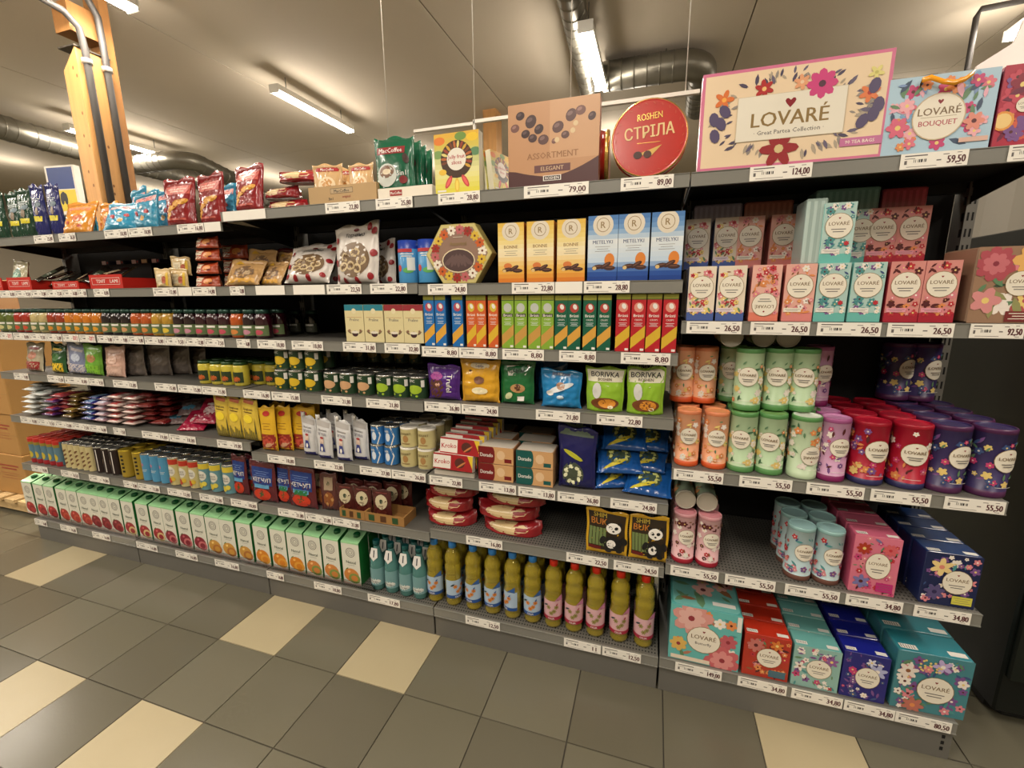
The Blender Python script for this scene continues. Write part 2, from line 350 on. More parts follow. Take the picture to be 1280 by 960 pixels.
b.add([(u, 0, v) for u, v in pts]+[(u, .012, v) for u, v in pts], [tuple(range(7))[::-1][::-1], tuple(range(13, 6, -1))]+[(i, i+7, (i+1) % 7+7, (i+1) % 7) for i in range(7)], mat((226, 214, 208), .5))
thing('hanging_board', b, 'blank white board behind the red gift box', 'sign', loc=(Xat(1224, 2.6, 2.42), 2.6, Zat(92, Xat(1224, 2.6, 2.42), 2.6)))
# sign with blue and yellow fields on a white stand
b = MB(); b.box(-.15, .15, 0, .05, 0, .40, mat((228, 222, 210), .5)); b.map = flat(0)
b.e = .001; b.rect(-.13, .21, .13, .385, ink(22, 58, 140)); b.rect(-.13, .03, .13, .202, ink(236, 208, 20)); b.ell(0, .15, .025, .04, BLACK, 10); b.ell(.02, .13, .018, .05, BLACK, 8); b.ell(-.02, .13, .018, .05, BLACK, 8)
b.box(-.02, .02, .01, .04, -2.16, 0, mat((200, 195, 185), .5))
thing('flag_sign', b, 'white framed sign with blue and yellow fields beside the column', 'sign', loc=(-4.93, 2.72, 2.16)).rotation_euler = (0, 0, .15)
# dark cooler cabinet beyond the right hand end
dk = mat((14, 18, 16), .35, var=.2); b = MB(); b.cbox(1.5, 1.58, .7, dk, z0=.06, c=.006)
cab = thing('cooler_cabinet', b, 'black cooler cabinet beyond the end of the shelving', 'cabinet', loc=(1.9, 2.02, 0))
b = MB(); b.cbox(1.46, .06, .62, mat((8, 8, 8), .6)); child('plinth', b, cab)
b = MB(); b.box(-.74, .74, -.372, -.35, .2, 1.5, mat((20, 26, 22), .2)); child('door', b, cab)
b = MB(); b.box(.60, .63, -.40, -.372, .6, 1.2, mat((150, 150, 145), .3, metal=.8)); child('handle', b, cab)

# ------------------------------------------------------------------ shelving
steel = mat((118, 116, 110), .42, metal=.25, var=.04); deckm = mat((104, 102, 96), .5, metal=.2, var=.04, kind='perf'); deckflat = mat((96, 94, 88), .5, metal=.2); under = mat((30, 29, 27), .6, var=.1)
blackm = mat((10, 10, 10), .75); railm = mat((122, 121, 114), .3, coat=.3, var=.03); plm = mat((100, 98, 92), .5, var=.04)
XL0, XA, X2, X1, X3, X4 = -3.52, -2.648, -1.734, -.832, .080, .951
RH = .039
RAIL = {}     # key -> (rail bottom z, x0, x1)
def R(k, z, a, b): RAIL[k] = (z, a, b)
for k, a, b in (('K', XL0, XA), ('L', XA, X2)):
    for i, z in enumerate((1.709, 1.446, 1.222, .999, .745, .452, .098)): R(f'{i}{k}', z, a, b)
for i, z in enumerate((1.745, 1.446, 1.222, .997, .704, .4446, .098)): R(f'{i}M', z, X2, X1)
for i, z in enumerate((1.745, 1.441, 1.214, 1.0017, .701, .464, .098)): R(f'{i}N', z, X1, X3)
for i, z in enumerate((1.745, 1.316, .833, .4815, .102)): R(f'{i}R', z, X3, X4)
def zt(k): return RAIL[k][0]+RH
BARS = [1, 2, 1, 3, 1, 1, 2, 1, 3, 2, 1, 1, 2]
_tag = {}
def tag_mesh(w, price, red=False):
    w = round(w, 3); key = (w, price, red)
    if key in _tag: return _tag[key]
    b = MB(); h = .037; b.box(-w/2, w/2, -.0016, 0, 0, h, mat((232, 228, 218), .35, coat=.3, var=.03)); b.map = flat(-.0016); b.e = .0001
    if price is not None:
        dkr = ink(92, 34, 40) if not red else ink(190, 40, 50); u = -w*.44
        b.rect(u, h*.80, u+w*.34, h*.88, GREYTXT); b.rect(u, h*.64, u+w*.16, h*.68, GREYTXT); b.rect(w*.13, h*.78, w*.22, h*.83, GREYTXT); b.rect(w*.33, h*.84, w*.40, h*.88, GREYTXT)
        x = -w*.30
        for i, q in enumerate(BARS):
            if i % 2 == 0: b.rect(x, h*.40, x+q*w*.009, h*.60, BLACK)
            x += q*w*.009
        b.rect(w*.04, h*.42, w*.11, h*.50, GREYTXT); b.rect(-w*.40, h*.12, w*.05, h*.15, GREYTXT); b.rect(-w*.44, h*.30, -w*.40, h*.55, GREYTXT); b.rect(w*.34, h*.10, w*.42, h*.14, GREYTXT)
        if red: b.rect(w*.16, h*.25, w*.46, h*.75, ink(214, 60, 70))
        [b.text(price, w*.33+dx, h*.46, h*.46, WHITE if red else dkr, w*.26) for dx in (-.0004, .0004)]
    _tag[key] = b.mesh('price_tag'); return _tag[key]
def rep(a, b, n, prices): return [(a+(b-a)*i/n+.3, a+(b-a)*(i+1)/n-.3, prices[i % len(prices)]) for i in range(n)]
P0 = ['8,80', '9,50', '12,80', '7,50', '16,80', '11,50']
TAGS = {
 '0K': [(43, 67, '25,80'), (74, 101, '26,50')], '0L': [(131, 160, '18,80'), (161, 190, '18,80'), (222, 255, '16,80'), (256, 277, None)],
 '0M': [(279, 332, None), (407, 450, '22,80'), (470, 516, '25,80')], '0N': [(548, 600, '28,80'), (655, 736, '79,00'), (776, 842, '89,00')],
 '0R': [(937, 1015, '124,00'), (1125, 1210, '59,50'), (1260, 1330, '59,50')],
 '1K': rep(0, 137, 7, P0), '1L': [(192, 222, '12,80'), (223, 240, None), (241, 270, '14,80'), (280, 306, '12,80')],
 '1M': [(320, 356, None), (367, 406, None), (409, 452, '22,50'), (463, 509, '22,80')], '1N': [(535, 584, '24,80'), (640, 693, '22,80'), (694, 728, None), (730, 787, '28,80')],
 '1R': [(858, 927, '26,50'), (938, 1012, '26,50'), (1021, 1101, '26,50'), (1109, 1192, '26,50'), (1212, 1280, '92,50')],
 '2K': [(0, 16, '9,80', 1)]+rep(17, 78, 3, P0)+[(79, 99, '9,80', 1), (100, 120, '9,80', 1)], '2L': rep(122, 180, 3, ['9,80'])+rep(181, 281, 4, P0)+[(282, 313, '16,80')],
 '2M': [(322, 357, '18,80'), (365, 404, '18,80'), (429, 470, '31,80'), (481, 527, '32,80')], '2N': [(528, 573, '8,80'), (574, 622, '8,80'), (628, 680, '8,80'), (699, 745, '8,80'), (776, 838, '8,80')],
 '2R': [(842, 904, '55,50'), (924, 990, '55,50'), (1008, 1080, '55,50'), (1088, 1163, '55,50'), (1180, 1256, '55,50')],
 '3K': [(18, 36, '9,80'), (60, 80, '12,50')]+rep(81, 172, 3, P0), '3L': [(194, 221, '15,80'), (223, 252, '15,80'), (253, 283, '15,80')],
 '3M': [(304, 338, '16,80'), (340, 375, '15,80'), (402, 440, '21,80'), (458, 500, '21,80')], '3N': [(531, 576, '26,80'), (577, 623, '24,80'), (670, 725, '21,80'), (746, 803, '22,80')],
 '3R': [(838, 898, '55,50'), (906, 969, '55,50'), (981, 1049, '55,50'), (1057, 1128, '34,80'), (1142, 1213, '34,80')],
 '4K': rep(26, 134, 5, P0)+[(135, 157, '9,50')], '4L': [(178, 211, '19,80'), (212, 245, '18,80'), (272, 303, '19,80')],
 '4M': [(335, 369, '18,80'), (393, 430, '22,80'), (450, 489, '27,80'), (490, 532, '26,80')], '4N': [(537, 578, '22,80'), (599, 645, '13,80'), (648, 694, '13,80'), (697, 750, '26,80'), (763, 821, '24,80')],
 '4R': [(844, 902, '149,00'), (922, 983, '34,80'), (989, 1053, '34,80'), (1055, 1118, '34,80'), (1119, 1189, '80,50')],
 '5K': [(40, 60, '8,80'), (77, 99, '8,50'), (112, 137, '9,80')], '5L': [(147, 172, '12,80'), (173, 200, '12,80'), (210, 239, '12,80'), (250, 279, '12,80'), (289, 322, '18,80')],
 '5M': [(348, 381, '21,80'), (382, 415, '22,80'), (416, 450, '21,80')], '5N': [(583, 628, '16,80'), (708, 760, '22,50'), (767, 823, '24,50')],
 '6K': [(41, 59, '16,80'), (76, 96, '16,80'), (116, 138, '16,80')], '6L': [(171, 197, '16,80'), (220, 247, '16,80'), (269, 299, '16,80')],
 '6M': [(325, 355, '16,80'), (393, 427, '18,80'), (460, 500, '17,80')], '6N': [(582, 625, '12,50'), (705, 751, '11'), (753, 801, '12,50')],
}
def bay(key, x0, x1, lab, left_end=False, right_end=False):
    root = thing('shelving_bay', None, lab, 'shelving', 'grey steel shelving bays')
    root.location = ((x0+x1)/2, D+.235, 0); ox, oy = root.location[0], root.location[1]
    ks = [k for k in RAIL if k[1] == key]; top = zt(f'0{key}')
    def ch(n, mb, par=root):
        o = child(n, mb, par)
        if par is root: o.location = (-ox, -oy, 0)
        return o
    b = MB(); b.box(x0+.02, x1-.02, D+.455, D+.47, .08, top-.02, blackm); ch('back_panel', b)
    def upright(x):
        b = MB(); b.box(x-.014, x+.014, D+.385, D+.455, 0, top-.004, steel)
        for i in range(int(top/.05)):
            for dx in (-.006, .006): b.box(x+dx-.0025, x+dx+.0025, D+.3844, D+.386, .06+i*.05, .085+i*.05, blackm)
            b.box(x-.0146, x-.0138, D+.39, D+.402, .06+i*.05, .085+i*.05, blackm)
        ch('upright', b)
    upright(x0+.015)
    if right_end: upright(x1-.005)
    b = MB(); b.box(x0+.004, x1-.004, D+.004, D+.02, 0, RAIL[ks[-1]][0], plm); b.box(x0+.004, x0+.02, D+.02, D+.45, 0, .09, plm); b.box(x1-.02, x1-.004, D+.02, D+.45, 0, .09, plm)
    if right_end:
        for i in range(3): b.box(x1-.03, x1-.022, D+.003, D+.0045, .03+i*.022, .042+i*.022, blackm)
    ch('plinth', b)
    for k in ks:
        z = RAIL[k][0]; t = z+RH; low = k[0] == ('4' if key == 'R' else '6')
        dk = deckm if (key in 'NR' or low) else deckflat
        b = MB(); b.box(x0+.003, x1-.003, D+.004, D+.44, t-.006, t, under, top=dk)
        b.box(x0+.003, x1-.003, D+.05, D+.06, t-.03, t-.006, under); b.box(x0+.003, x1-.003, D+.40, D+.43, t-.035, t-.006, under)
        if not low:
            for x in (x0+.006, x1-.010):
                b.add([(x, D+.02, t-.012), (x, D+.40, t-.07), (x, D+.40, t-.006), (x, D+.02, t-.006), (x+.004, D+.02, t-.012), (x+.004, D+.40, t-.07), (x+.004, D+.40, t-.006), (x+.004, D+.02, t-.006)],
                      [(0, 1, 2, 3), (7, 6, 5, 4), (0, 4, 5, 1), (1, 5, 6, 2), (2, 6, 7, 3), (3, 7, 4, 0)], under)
        sh = ch('shelf', b)
        r = MB(); r.box(x0+.002, x1-.002, D-.002, D+.004, z, t, railm); r.box(x0+.002, x1-.002, D-.005, D-.002, z, z+.003, railm); r.box(x0+.002, x1-.002, D-.004, D-.002, t-.002, t, railm)
        child('price_rail', r, sh)
        for tg in (TAGS.get(k, []) if key == 'R' else [t_ for kk in TAGS if kk[0] == k[0] and kk[1] != 'R' for t_ in TAGS[kk]]):
            a, c, pr = tg[:3]; xa, xb = Xat(a, D-.004, z+.02), Xat(c, D-.004, z+.02)
            if not x0 <= (xa+xb)/2 < x1: continue
            xa, xb = max(xa, x0+.003), min(xb, x1-.003)
            child('price_tag', tag_mesh(xb-xa, pr, len(tg) > 3), sh, ((xa+xb)/2, D-.0042, z+.0015))
    return root
bay('K', XL0, XA, 'grey steel shelving bay at the far end by the cardboard cartons')
bay('L', XA, X2, 'grey steel shelving bay with fruit drinks cans and red crisp bags')
bay('M', X2, X1, 'grey steel shelving bay below the coffee pouches')
bay('N', X1, X3, 'grey steel shelving bay with the oil bottles on its bottom shelf')
bay('R', X3, X4, 'grey steel shelving bay full of flowered tea packs', right_end=True)

# ------------------------------------------------------------------ product kinds
def wpx(k, a, b, y=.012): return Xat(b, D+y, zt(k))-Xat(a, D+y, zt(k))
def hpx(k, px, py, y=.012): return Zat(py, Xat(px, D+y, zt(k)), D+y)-zt(k)
def label_of(desc, i, n, k, place=''):
    if k == 0: return desc+(f', {ORD[i]} from the left' if n > 1 else '')+(f' {place}' if place else '')
    return f'{desc}, {ORD[k]} one back'+(f', {ORD[i]} column' if n > 1 else '')
def row(p, k, pxs, desc, group, deep=1, y=.012, gap=.004, jit=.002, z=0, rz=0, place='', turn=None, sc=1, rzj=.03):
    rn = random.Random(len(desc)*7+int(pxs[0])); n = len(pxs); f = p if not isinstance(p, list) else p[0]
    if n > 1 and sc == 1 and not isinstance(p, list):      # neighbours stand clear of each other
        xs = [Xat(px, D+y, zt(k)+z) for px in pxs]; dx = min(b-a for a, b in zip(xs, xs[1:])); wd = max(v.co.x for v in p.body.vertices)-min(v.co.x for v in p.body.vertices)
        if wd > dx*.985: fsc = dx*.985/wd; sc = (fsc, fsc, 1)
    sd = sc[1] if isinstance(sc, tuple) else sc
    for i, px in enumerate(pxs):
        q = p[i] if isinstance(p, list) else p; x = Xat(px, D+y, zt(k)+z)
        for m in range(deep):
            a = rz+rn.uniform(-rzj, rzj)+(turn[i] if turn and m == 0 else 0)
            inst(q, (x+rn.uniform(-jit, jit)*(m > 0), D+y+q.d*sd/2+m*(q.d*sd+gap), zt(k)+z+.0005), label_of(desc, i, n, m, place), group, rz=a, sc=sc)

def box_p(name, cat, w, h, d, side, draw, top=None, part='front_print', edge=None):
    b = MB(); b.cbox(w, h, d, side, top); p = Proto(name, cat, b, d, h, w)
    q = MB(); q.map = lambda u, v, e: (max(-w/2, min(w/2, u)), -d/2-e, max(.0005, min(h, v))); draw(q, w, h); p.part(part, q); return p

def lovare_badge(q, cu, cv, ru, rv, sub=2, word=None, flip=False):
    cu_ = .0005*bool(getattr(q, 'curved', 0)); q.ell(cu, cv, ru*1.04, rv*1.04, GOLD, 20); q.e += cu_; q.ell(cu, cv, ru, rv, CREAM, 20); q.e += cu_; s = -1 if flip else 1
    q.heart(cu, cv+s*rv*.62, ru*.09, REDHEART) if not flip else q.ell(cu, cv-rv*.62, ru*.08, ru*.08, REDHEART, 8)
    q.text('LOVARÉ', cu, cv+s*rv*.18, ru*.30, mat((118, 96, 66), .4), ru*1.6, flip=flip)
    if word: q.text(word, cu, cv-s*rv*.3, ru*.2, GREYTXT, ru*1.4, flip=flip)
    else: q.lines(cu, cv-s*rv*.28, ru*1.1, sub, rv*.2*s, GREYTXT, rv*.07)
def lov_front(bg, flo, lea, band, seed, tagc=None, bandh=.16, flip=False, n=34, big=None, cx=0, cyv=.62, bw=.42, bh=None):
    def draw(q, w, h):
        q.rect(-w/2, 0, w/2, h, bg)
        if band: q.rect(-w/2, 0, w/2, h*bandh, band)
        ru = w*bw; rv = bh*h if bh else min(ru*1.02, h*.26); cv = h*cyv
        ctr = [ink(240, 210, 120), ink(90, 40, 50), ink(250, 240, 225)]
        q.floral(w, h, flo, lea, ctr, n, seed, (w*cx, cv, ru, rv), w*.07, w*.14, v0=h*bandh*.6 if band else 0)
        if big:
            for (u, v, r, m, c) in big: q.flower(u*w, v*h, r*w, m, c, 6, seed)
        lovare_badge(q, w*cx, cv, ru, rv, flip=flip)
        if tagc: q.rect(-w*.46, h*.17, w*.12, h*.24, tagc); q.lines(-w*.17, h*.215, w*.5, 2, h*.02, GREYTXT, h*.006)
    return draw

# --- tea packs, right hand bay -----------------------------------------------------------
PK = dict(r=ink(206, 44, 54), p=ink(232, 130, 140), o=ink(238, 140, 70), y=ink(240, 208, 110), w=ink(244, 232, 220), v=ink(128, 80, 150), g=ink(96, 140, 96), t=ink(70, 150, 150), b=ink(60, 84, 140), n=ink(96, 32, 34), k=ink(150, 90, 50), m=ink(214, 60, 120), gr=ink(140, 136, 128))
tw = wpx('1R', 938, 975); th = hpx('1R', 960, 331)
tea_kinds = {
 'berry': ('raspberry patterned cream and blue tea box', lov_front(ink(232, 216, 190), [PK['r'], PK['p'], PK['y']], [PK['g'], PK['k']], ink(70, 96, 170), 3, ink(236, 214, 224)), gloss(96, 110, 160)),
 'coral': ('coral pink tea box with orange blossoms', lov_front(ink(236, 170, 152), [PK['o'], PK['p'], PK['w']], [PK['k'], PK['o']], ink(228, 128, 122), 5, CREAM), gloss(210, 110, 100)),
 'coralflip': ('coral pink tea box standing upside down', lov_front(ink(236, 176, 158), [PK['o'], PK['p'], PK['r']], [PK['k'], PK['o']], ink(236, 120, 96), 6, None, flip=True, cyv=.30), gloss(210, 110, 100)),
 'mint': ('mint green tea box with strawberries', lov_front(ink(172, 208, 200), [PK['w'], PK['v'], PK['t']], [PK['t'], PK['b'], PK['g']], ink(98, 190, 178), 8, WHITE, big=[(.3, .33, .09, PK['r'], PK['r'])]), gloss(120, 196, 188)),
 'wine': ('wine red tea box with cherries', lov_front(ink(222, 140, 130), [PK['n'], PK['r'], PK['o'], PK['p']], [PK['n'], PK['k']], ink(186, 30, 50), 9, ink(240, 150, 170)), gloss(176, 40, 54)),
}
TB = {k: box_p('tea_box', 'tea box', tw*.98, th, .062, v[2], v[1]) for k, v in tea_kinds.items()}
g1 = 'tea boxes on the upper tea shelf'
def teas(kind, pxs, deep=1, **kw): row(TB[kind], '1R', pxs, tea_kinds[kind][0], g1, deep, **kw)
teas('berry', [874, 911], 5); teas('coralflip', [953], 1); teas('coral', [995], 5); teas('mint', [1035, 1078], 5); teas('wine', [1124, 1168], 5)
# second layer on top, standing on the packs behind
def teas2(kind, items, y0, what):
    for px, lab in items:
        z = zt('1R')+th+.001; x = Xat(px, D+y0, z); inst(TB[kind], (x, D+y0+.031, z), lab, g1, rz=.02)
teas2('berry', [(869, 'dim raspberry tea box in the upper layer by the chocolate boxes'), (905, 'dim raspberry tea box in the upper layer, beside a coral one')], .19, '')
teas2('coral', [(934, 'dim coral tea box in the upper layer, beside raspberry one'), (975, 'dim coral tea box standing alone in the upper layer')], .19, '')
teas2('mint', [(1042, 'mint tea box bright in the upper layer, in clear wrap'), ], .03, ''); teas2('mint', [(1070, 'mint tea box half hidden in the upper layer')], .17, '')
teas2('wine', [(1097, 'wine red tea box in the upper layer, next to mint'), (1134, 'wine red tea box in the upper layer, by the bare shelf back')], .17, '')
# wrapped multipacks at the back of the same shelf
clear = mat((236, 238, 236), .08, var=0, trans=.92, ior=1.2)
def multipack(px0, px1, z0, hh, y0, col, lab, dd=.12):
    x0, x1 = Xat(px0, D+y0, z0), Xat(px1, D+y0, z0); w = x1-x0; b = MB(); b.cbox(w, hh, dd, mat(col, .35, coat=.5)); p = Proto('tea_multipack', 'tea pack', b, dd, hh)
    q = MB(); q.map = flat(-dd/2)
    n = max(3, int(w/.016))
    for i in range(n): q.rect(-w/2+w*i/n+.001, .004, -w/2+w*(i+.55)/n, hh*.96, mat(tuple(min(255, c+26) for c in col), .25, coat=.6))
    p.part('wrapped_spine', q); inst(p, ((x0+x1)/2, D+y0+dd/2, z0), lab, 'wrapped tea multipacks')
zz = zt('1R')+th+.001
multipack(863, 922, zz+.0, .22, .27, (150, 140, 160), 'grey lilac wrapped multipack at the back of tea shelf')
multipack(924, 984, zz+.0, .22, .27, (150, 84, 66), 'brown orange wrapped multipack at the back of tea shelf')
multipack(1000, 1026, zz, .178, .035, (150, 170, 164), 'pale clear wrapped stack beside bright mint tea box', .1)
multipack(1010, 1088, zz, .24, .25, (120, 160, 152), 'mint wrapped multipack under the top shelf', .1)
multipack(1091, 1146, zz, .23, .25, (168, 60, 74), 'red pink wrapped multipack under the top shelf', .1)
# large floral gift box at the right end
def rosebox(q, w, h):
    q.rect(-w/2, 0, w/2, h, ink(160, 122, 92)); q.floral(w, h, [PK['p'], PK['w'], PK['y'], ink(196, 80, 84)], [PK['g'], ink(60, 80, 60), ink(150, 150, 90)], [PK['n'], PK['y']], 34, 21, (.02, h*.5, w*.2, w*.2), .014, .03)
    q.flower(-w*.25, h*.78, .045, ink(190, 76, 88), ink(140, 40, 60), 9, .3, .3); q.flower(-w*.25, h*.78, .028, ink(214, 110, 118), ink(150, 50, 66), 7, .1)
    q.flower(-w*.30, h*.30, .034, ink(226, 140, 140), PK['y'], 5); q.flower(w*.22, h*.82, .04, ink(240, 180, 90), ink(220, 90, 60), 6)
    q.rect(w*.0, h*.02, w*.5, h*.16, ink(130, 44, 44)); q.lines(w*.25, h*.13, w*.4, 3, h*.035, CREAM, .002); lovare_badge(q, .02, h*.52, w*.2, w*.2)
gw = wpx('1R', 1206, 1300); p = box_p('gift_box', 'gift box', gw, hpx('1R', 1240, 308), .15, gloss(150, 116, 88), rosebox)
row(p, '1R', [1252], 'brown rose patterned tea gift box at the shelf end', None)

# tubes
def tube_p(r, h, base, body, rim, flo, lea, seed, turn=0, flip=False, bottom=None):
    b = MB(); b.lathe([(r*.96, 0, bottom or rim), (r, .003, bottom or rim), (r, h*.10, bottom or rim), (r*.99, h*.101, body), (r*.99, h*.93, body), (r, h*.932, rim), (r, h-.004, rim), (r*.97, h, rim), (r*.9, h, rim), (r*.9, h-.004, base)], body, 26)
    p = Proto('tea_tube', 'tea tube', b, 2*r, h, 2*r); q = MB(); q.map = cyl(r*.995, a0=turn); q.curved = 1
    W = math.pi*r*1.15; ru = r*.66; cv = h*.56 if not flip else h*.4
    q.floral(W*1.5, h*.91, flo, lea, [ink(240, 210, 120), ink(250, 240, 225)], 60, seed, (0, cv, ru, ru*1.05), r*.12, r*.30, v0=h*.11)
    lovare_badge(q, 0, cv, ru, ru*1.08, flip=flip); q.lines(0, h*.17, r*.9, 1, .004, WHITE, .0012)
    return p.part('label_print', q)
tr = wpx('2R', 1094, 1141, .05)/2*.98; thh = hpx('2R', 1115, 528, .03)
T = {
 'orange': tube_p(tr*.84, thh*.97, ink(240, 150, 90), ink(240, 164, 118), ink(232, 130, 80), [PK['y'], PK['o'], PK['w']], [PK['g'], PK['y']], 1, bottom=ink(226, 84, 30)),
 'green': tube_p(tr*.9, thh, ink(120, 170, 90), ink(176, 208, 160), ink(84, 148, 76), [PK['o'], PK['w'], PK['y']], [PK['g'], ink(60, 110, 70), PK['g']], 2, -.3),
 'greenf': tube_p(tr*.9, thh, ink(220, 226, 212), ink(190, 214, 172), ink(84, 148, 76), [PK['o'], PK['w']], [PK['g'], ink(60, 110, 70)], 4, .3, True, bottom=ink(190, 214, 172)),
 'purple': tube_p(tr*.86, thh, ink(200, 130, 180), ink(208, 150, 190), ink(170, 80, 140), [PK['m'], PK['v'], PK['w']], [PK['v'], PK['n']], 5, .2, bottom=ink(140, 26, 96)),
 'red': tube_p(tr, thh*.98, ink(190, 16, 44), ink(190, 14, 44), ink(176, 10, 36), [PK['o'], PK['y'], PK['m'], PK['v']], [PK['o'], PK['n']], 6, .2, bottom=ink(44, 44, 96)),
 'red2': tube_p(tr, thh*.98, ink(190, 16, 44), ink(190, 14, 44), ink(176, 10, 36), [PK['o'], PK['w'], PK['m'], PK['v']], [PK['o'], PK['n']], 61, -.1, bottom=ink(44, 44, 96)),
 'violet': tube_p(tr, thh, ink(52, 40, 92), ink(56, 44, 98), ink(82, 30, 78), [PK['m'], PK['y'], PK['w'], PK['b']], [PK['b'], PK['v'], PK['g']], 7, .35),
 'pink': tube_p(tr*.82, thh*.93, ink(214, 130, 140), ink(230, 176, 180), ink(206, 140, 146), [PK['r'], PK['n'], PK['w']], [PK['n'], PK['k']], 8, .2, bottom=ink(168, 20, 44)),
 'sky': tube_p(tr*.88, thh*.93, ink(150, 196, 196), ink(176, 204, 208), ink(140, 186, 184), [PK['p'], PK['v'], PK['r']], [PK['t'], PK['b']], 9, .15, bottom=ink(112, 70, 56)),
}
g2 = 'tea tubes on the middle tea shelves'
row(T['orange'], '2R', [858, 893], 'peach orange tea tube with orange base', g2, 3, y=.02)
row(T['green'], '2R', [927, 963], 'pale green tea tube with lily flower', g2, 3, y=.015); row(T['greenf'], '2R', [1005], 'green tea tube standing upside down', g2, 1, y=.008)
row(T['green'], '2R', [1003], 'green tea tube behind the upside down one', g2, 2, y=.11)
row(T['purple'], '2R', [1041], 'lilac pink tea tube with magenta base', g2, 3, y=.012)
row([T['red'], T['red2']], '2R', [1087, 1139], 'crimson red tea tube with navy base', g2, 4, y=.012)
row(T['violet'], '2R', [1186, 1241], 'dark violet tea tube with berries', g2, 4, y=.012)
def stack2(kind, items, k='2R', y=.02, hh=thh):
    for px, yy, lab in items:
        z = zt(k)+hh+.002; inst(T[kind], (Xat(px, D+yy, z), D+yy+tr, z), lab, g2, rz=.1)
stack2('green', [(935, .035, 'green lily tea tube stacked on top, first of three'), (971, .06, 'green lily tea tube stacked on top, middle of three'), (1004, .065, 'green lily tea tube stacked on top, last of three'),
                 (914, .15, 'dim green tea tube in the upper layer, behind at the side')])
stack2('orange', [(852, .10, 'dim orange tea tube stacked at back by the divider'), (880, .10, 'dim orange tea tube stacked at back, beside its twin')])
stack2('purple', [(1022, .16, 'lilac tea tube stacked behind the green ones')]); stack2('violet', [(1122, .33, 'shadowed violet tea tube high at back, first of two'), (1154, .33, 'shadowed violet tea tube high at back, second of two')])
row(T['pink'], '3R', [853, 884], 'pink tea tube with crimson base', g2, 3, y=.01); row(T['sky'], '3R', [999, 1035], 'pale blue tea tube with brown base', g2, 3, y=.02)
# a few tubes lying on top of the stacks, pale round ends to the aisle
T['lying'] = tube_p(tr*.74, thh*.9, ink(176, 168, 150), ink(170, 196, 160), ink(170, 162, 144), [PK['o']], [PK['g']], 3)
for k, px, py, nh, yy, lab in (('2R', 915, 433, 2*thh+.004, .05, 'pale round end of a lying tea tube, beside the divider'), ('2R', 955, 433, 2*thh+.004, .075, 'pale round end of a lying tea tube, middle of three'), ('2R', 986, 434, 2*thh+.004, .08, 'pale round end of a lying tea tube, third of three'),
                      ('3R', 857, 610, thh*.93+.002, .05, 'pale round end of tube lying on pink tubes, first'), ('3R', 884, 611, thh*.93+.002, .05, 'pale round end of tube lying on pink tubes, second')):
    z = zt(k)+nh+tr*.74; inst(T['lying'], (Xat(px, D+yy, z), D+yy+thh*.9, z+.001), lab, g2, rx=math.pi/2)
# tea cubes
def cube_p(w, h, d, side, top, draw, name='tea_carton', strips=True):
    p = box_p(name, 'tea carton', w, h, d, side, draw, top)
    if strips:
        q = MB(); q.map = lambda u, v, e: (u, v, h+e)
        for s in (-1, 1): q.rect(s*w*.33-w*.12, -d*.38, s*w*.33+w*.12, -d*.18, WHITE)
        for i in range(6): q.rect(-w*.43+i*w*.035, -d*.35, -w*.42+i*w*.035, -d*.21, BLACK)
        p.part('top_print', q)
    return p
def sq(bg, flo, lea, seed, big, yel=None, cx=.06, cv=.5, bw=.26, n=40):
    def draw(q, w, h):
        q.rect(-w/2, 0, w/2, h, bg); q.floral(w, h, flo, lea, [PK['y'], PK['n'], PK['w']], n, seed, (w*cx, h*cv, w*bw, h*.22), w*.04, w*.1)
        for (u, v, r, m, c, k) in big: q.flower(u*w, v*h, r*w, m, c, k, seed, .26)
        lovare_badge(q, w*cx, h*cv, w*bw, h*.22)
        if yel: q.rect(w*.08, h*.06, w*.44, h*.22, yel); q.lines(w*.26, h*.18, w*.3, 3, h*.04, GREYTXT, .0012)
    return draw
w = wpx('3R', 1055, 1112); h = hpx('3R', 1085, 672)
row(cube_p(w, h, .075, gloss(214, 84, 120), gloss(220, 96, 128), sq(ink(228, 112, 138), [PK['p'], PK['r'], PK['m']], [PK['g'], PK['n'], ink(120, 110, 160)], 11, [(-.28, .78, .17, ink(190, 50, 30), PK['y'], 8), (.27, .8, .17, ink(226, 90, 96), PK['r'], 9), (-.25, .2, .2, ink(120, 116, 176), PK['n'], 6)], ink(206, 30, 120))),
    '3R', [1088], 'bright pink tea carton with big flowers', None, 4, y=.015)
w = wpx('3R', 1143, 1218); h = hpx('3R', 1180, 694)
row(cube_p(w*.93, h, .075, gloss(24, 40, 96), gloss(30, 62, 120), sq(ink(26, 36, 84), [PK['p'], PK['v'], PK['w']], [PK['t'], PK['b'], PK['v']], 12, [(-.2, .74, .22, ink(240, 208, 130), ink(230, 130, 110), 6), (-.25, .25, .2, ink(88, 76, 130), ink(50, 40, 90), 7), (.37, .5, .1, PK['p'], PK['r'], 5)], ink(214, 206, 60), .12, .48)),
    '3R', [1181], 'navy blue tea carton with cream lily', None, 4, y=.015)
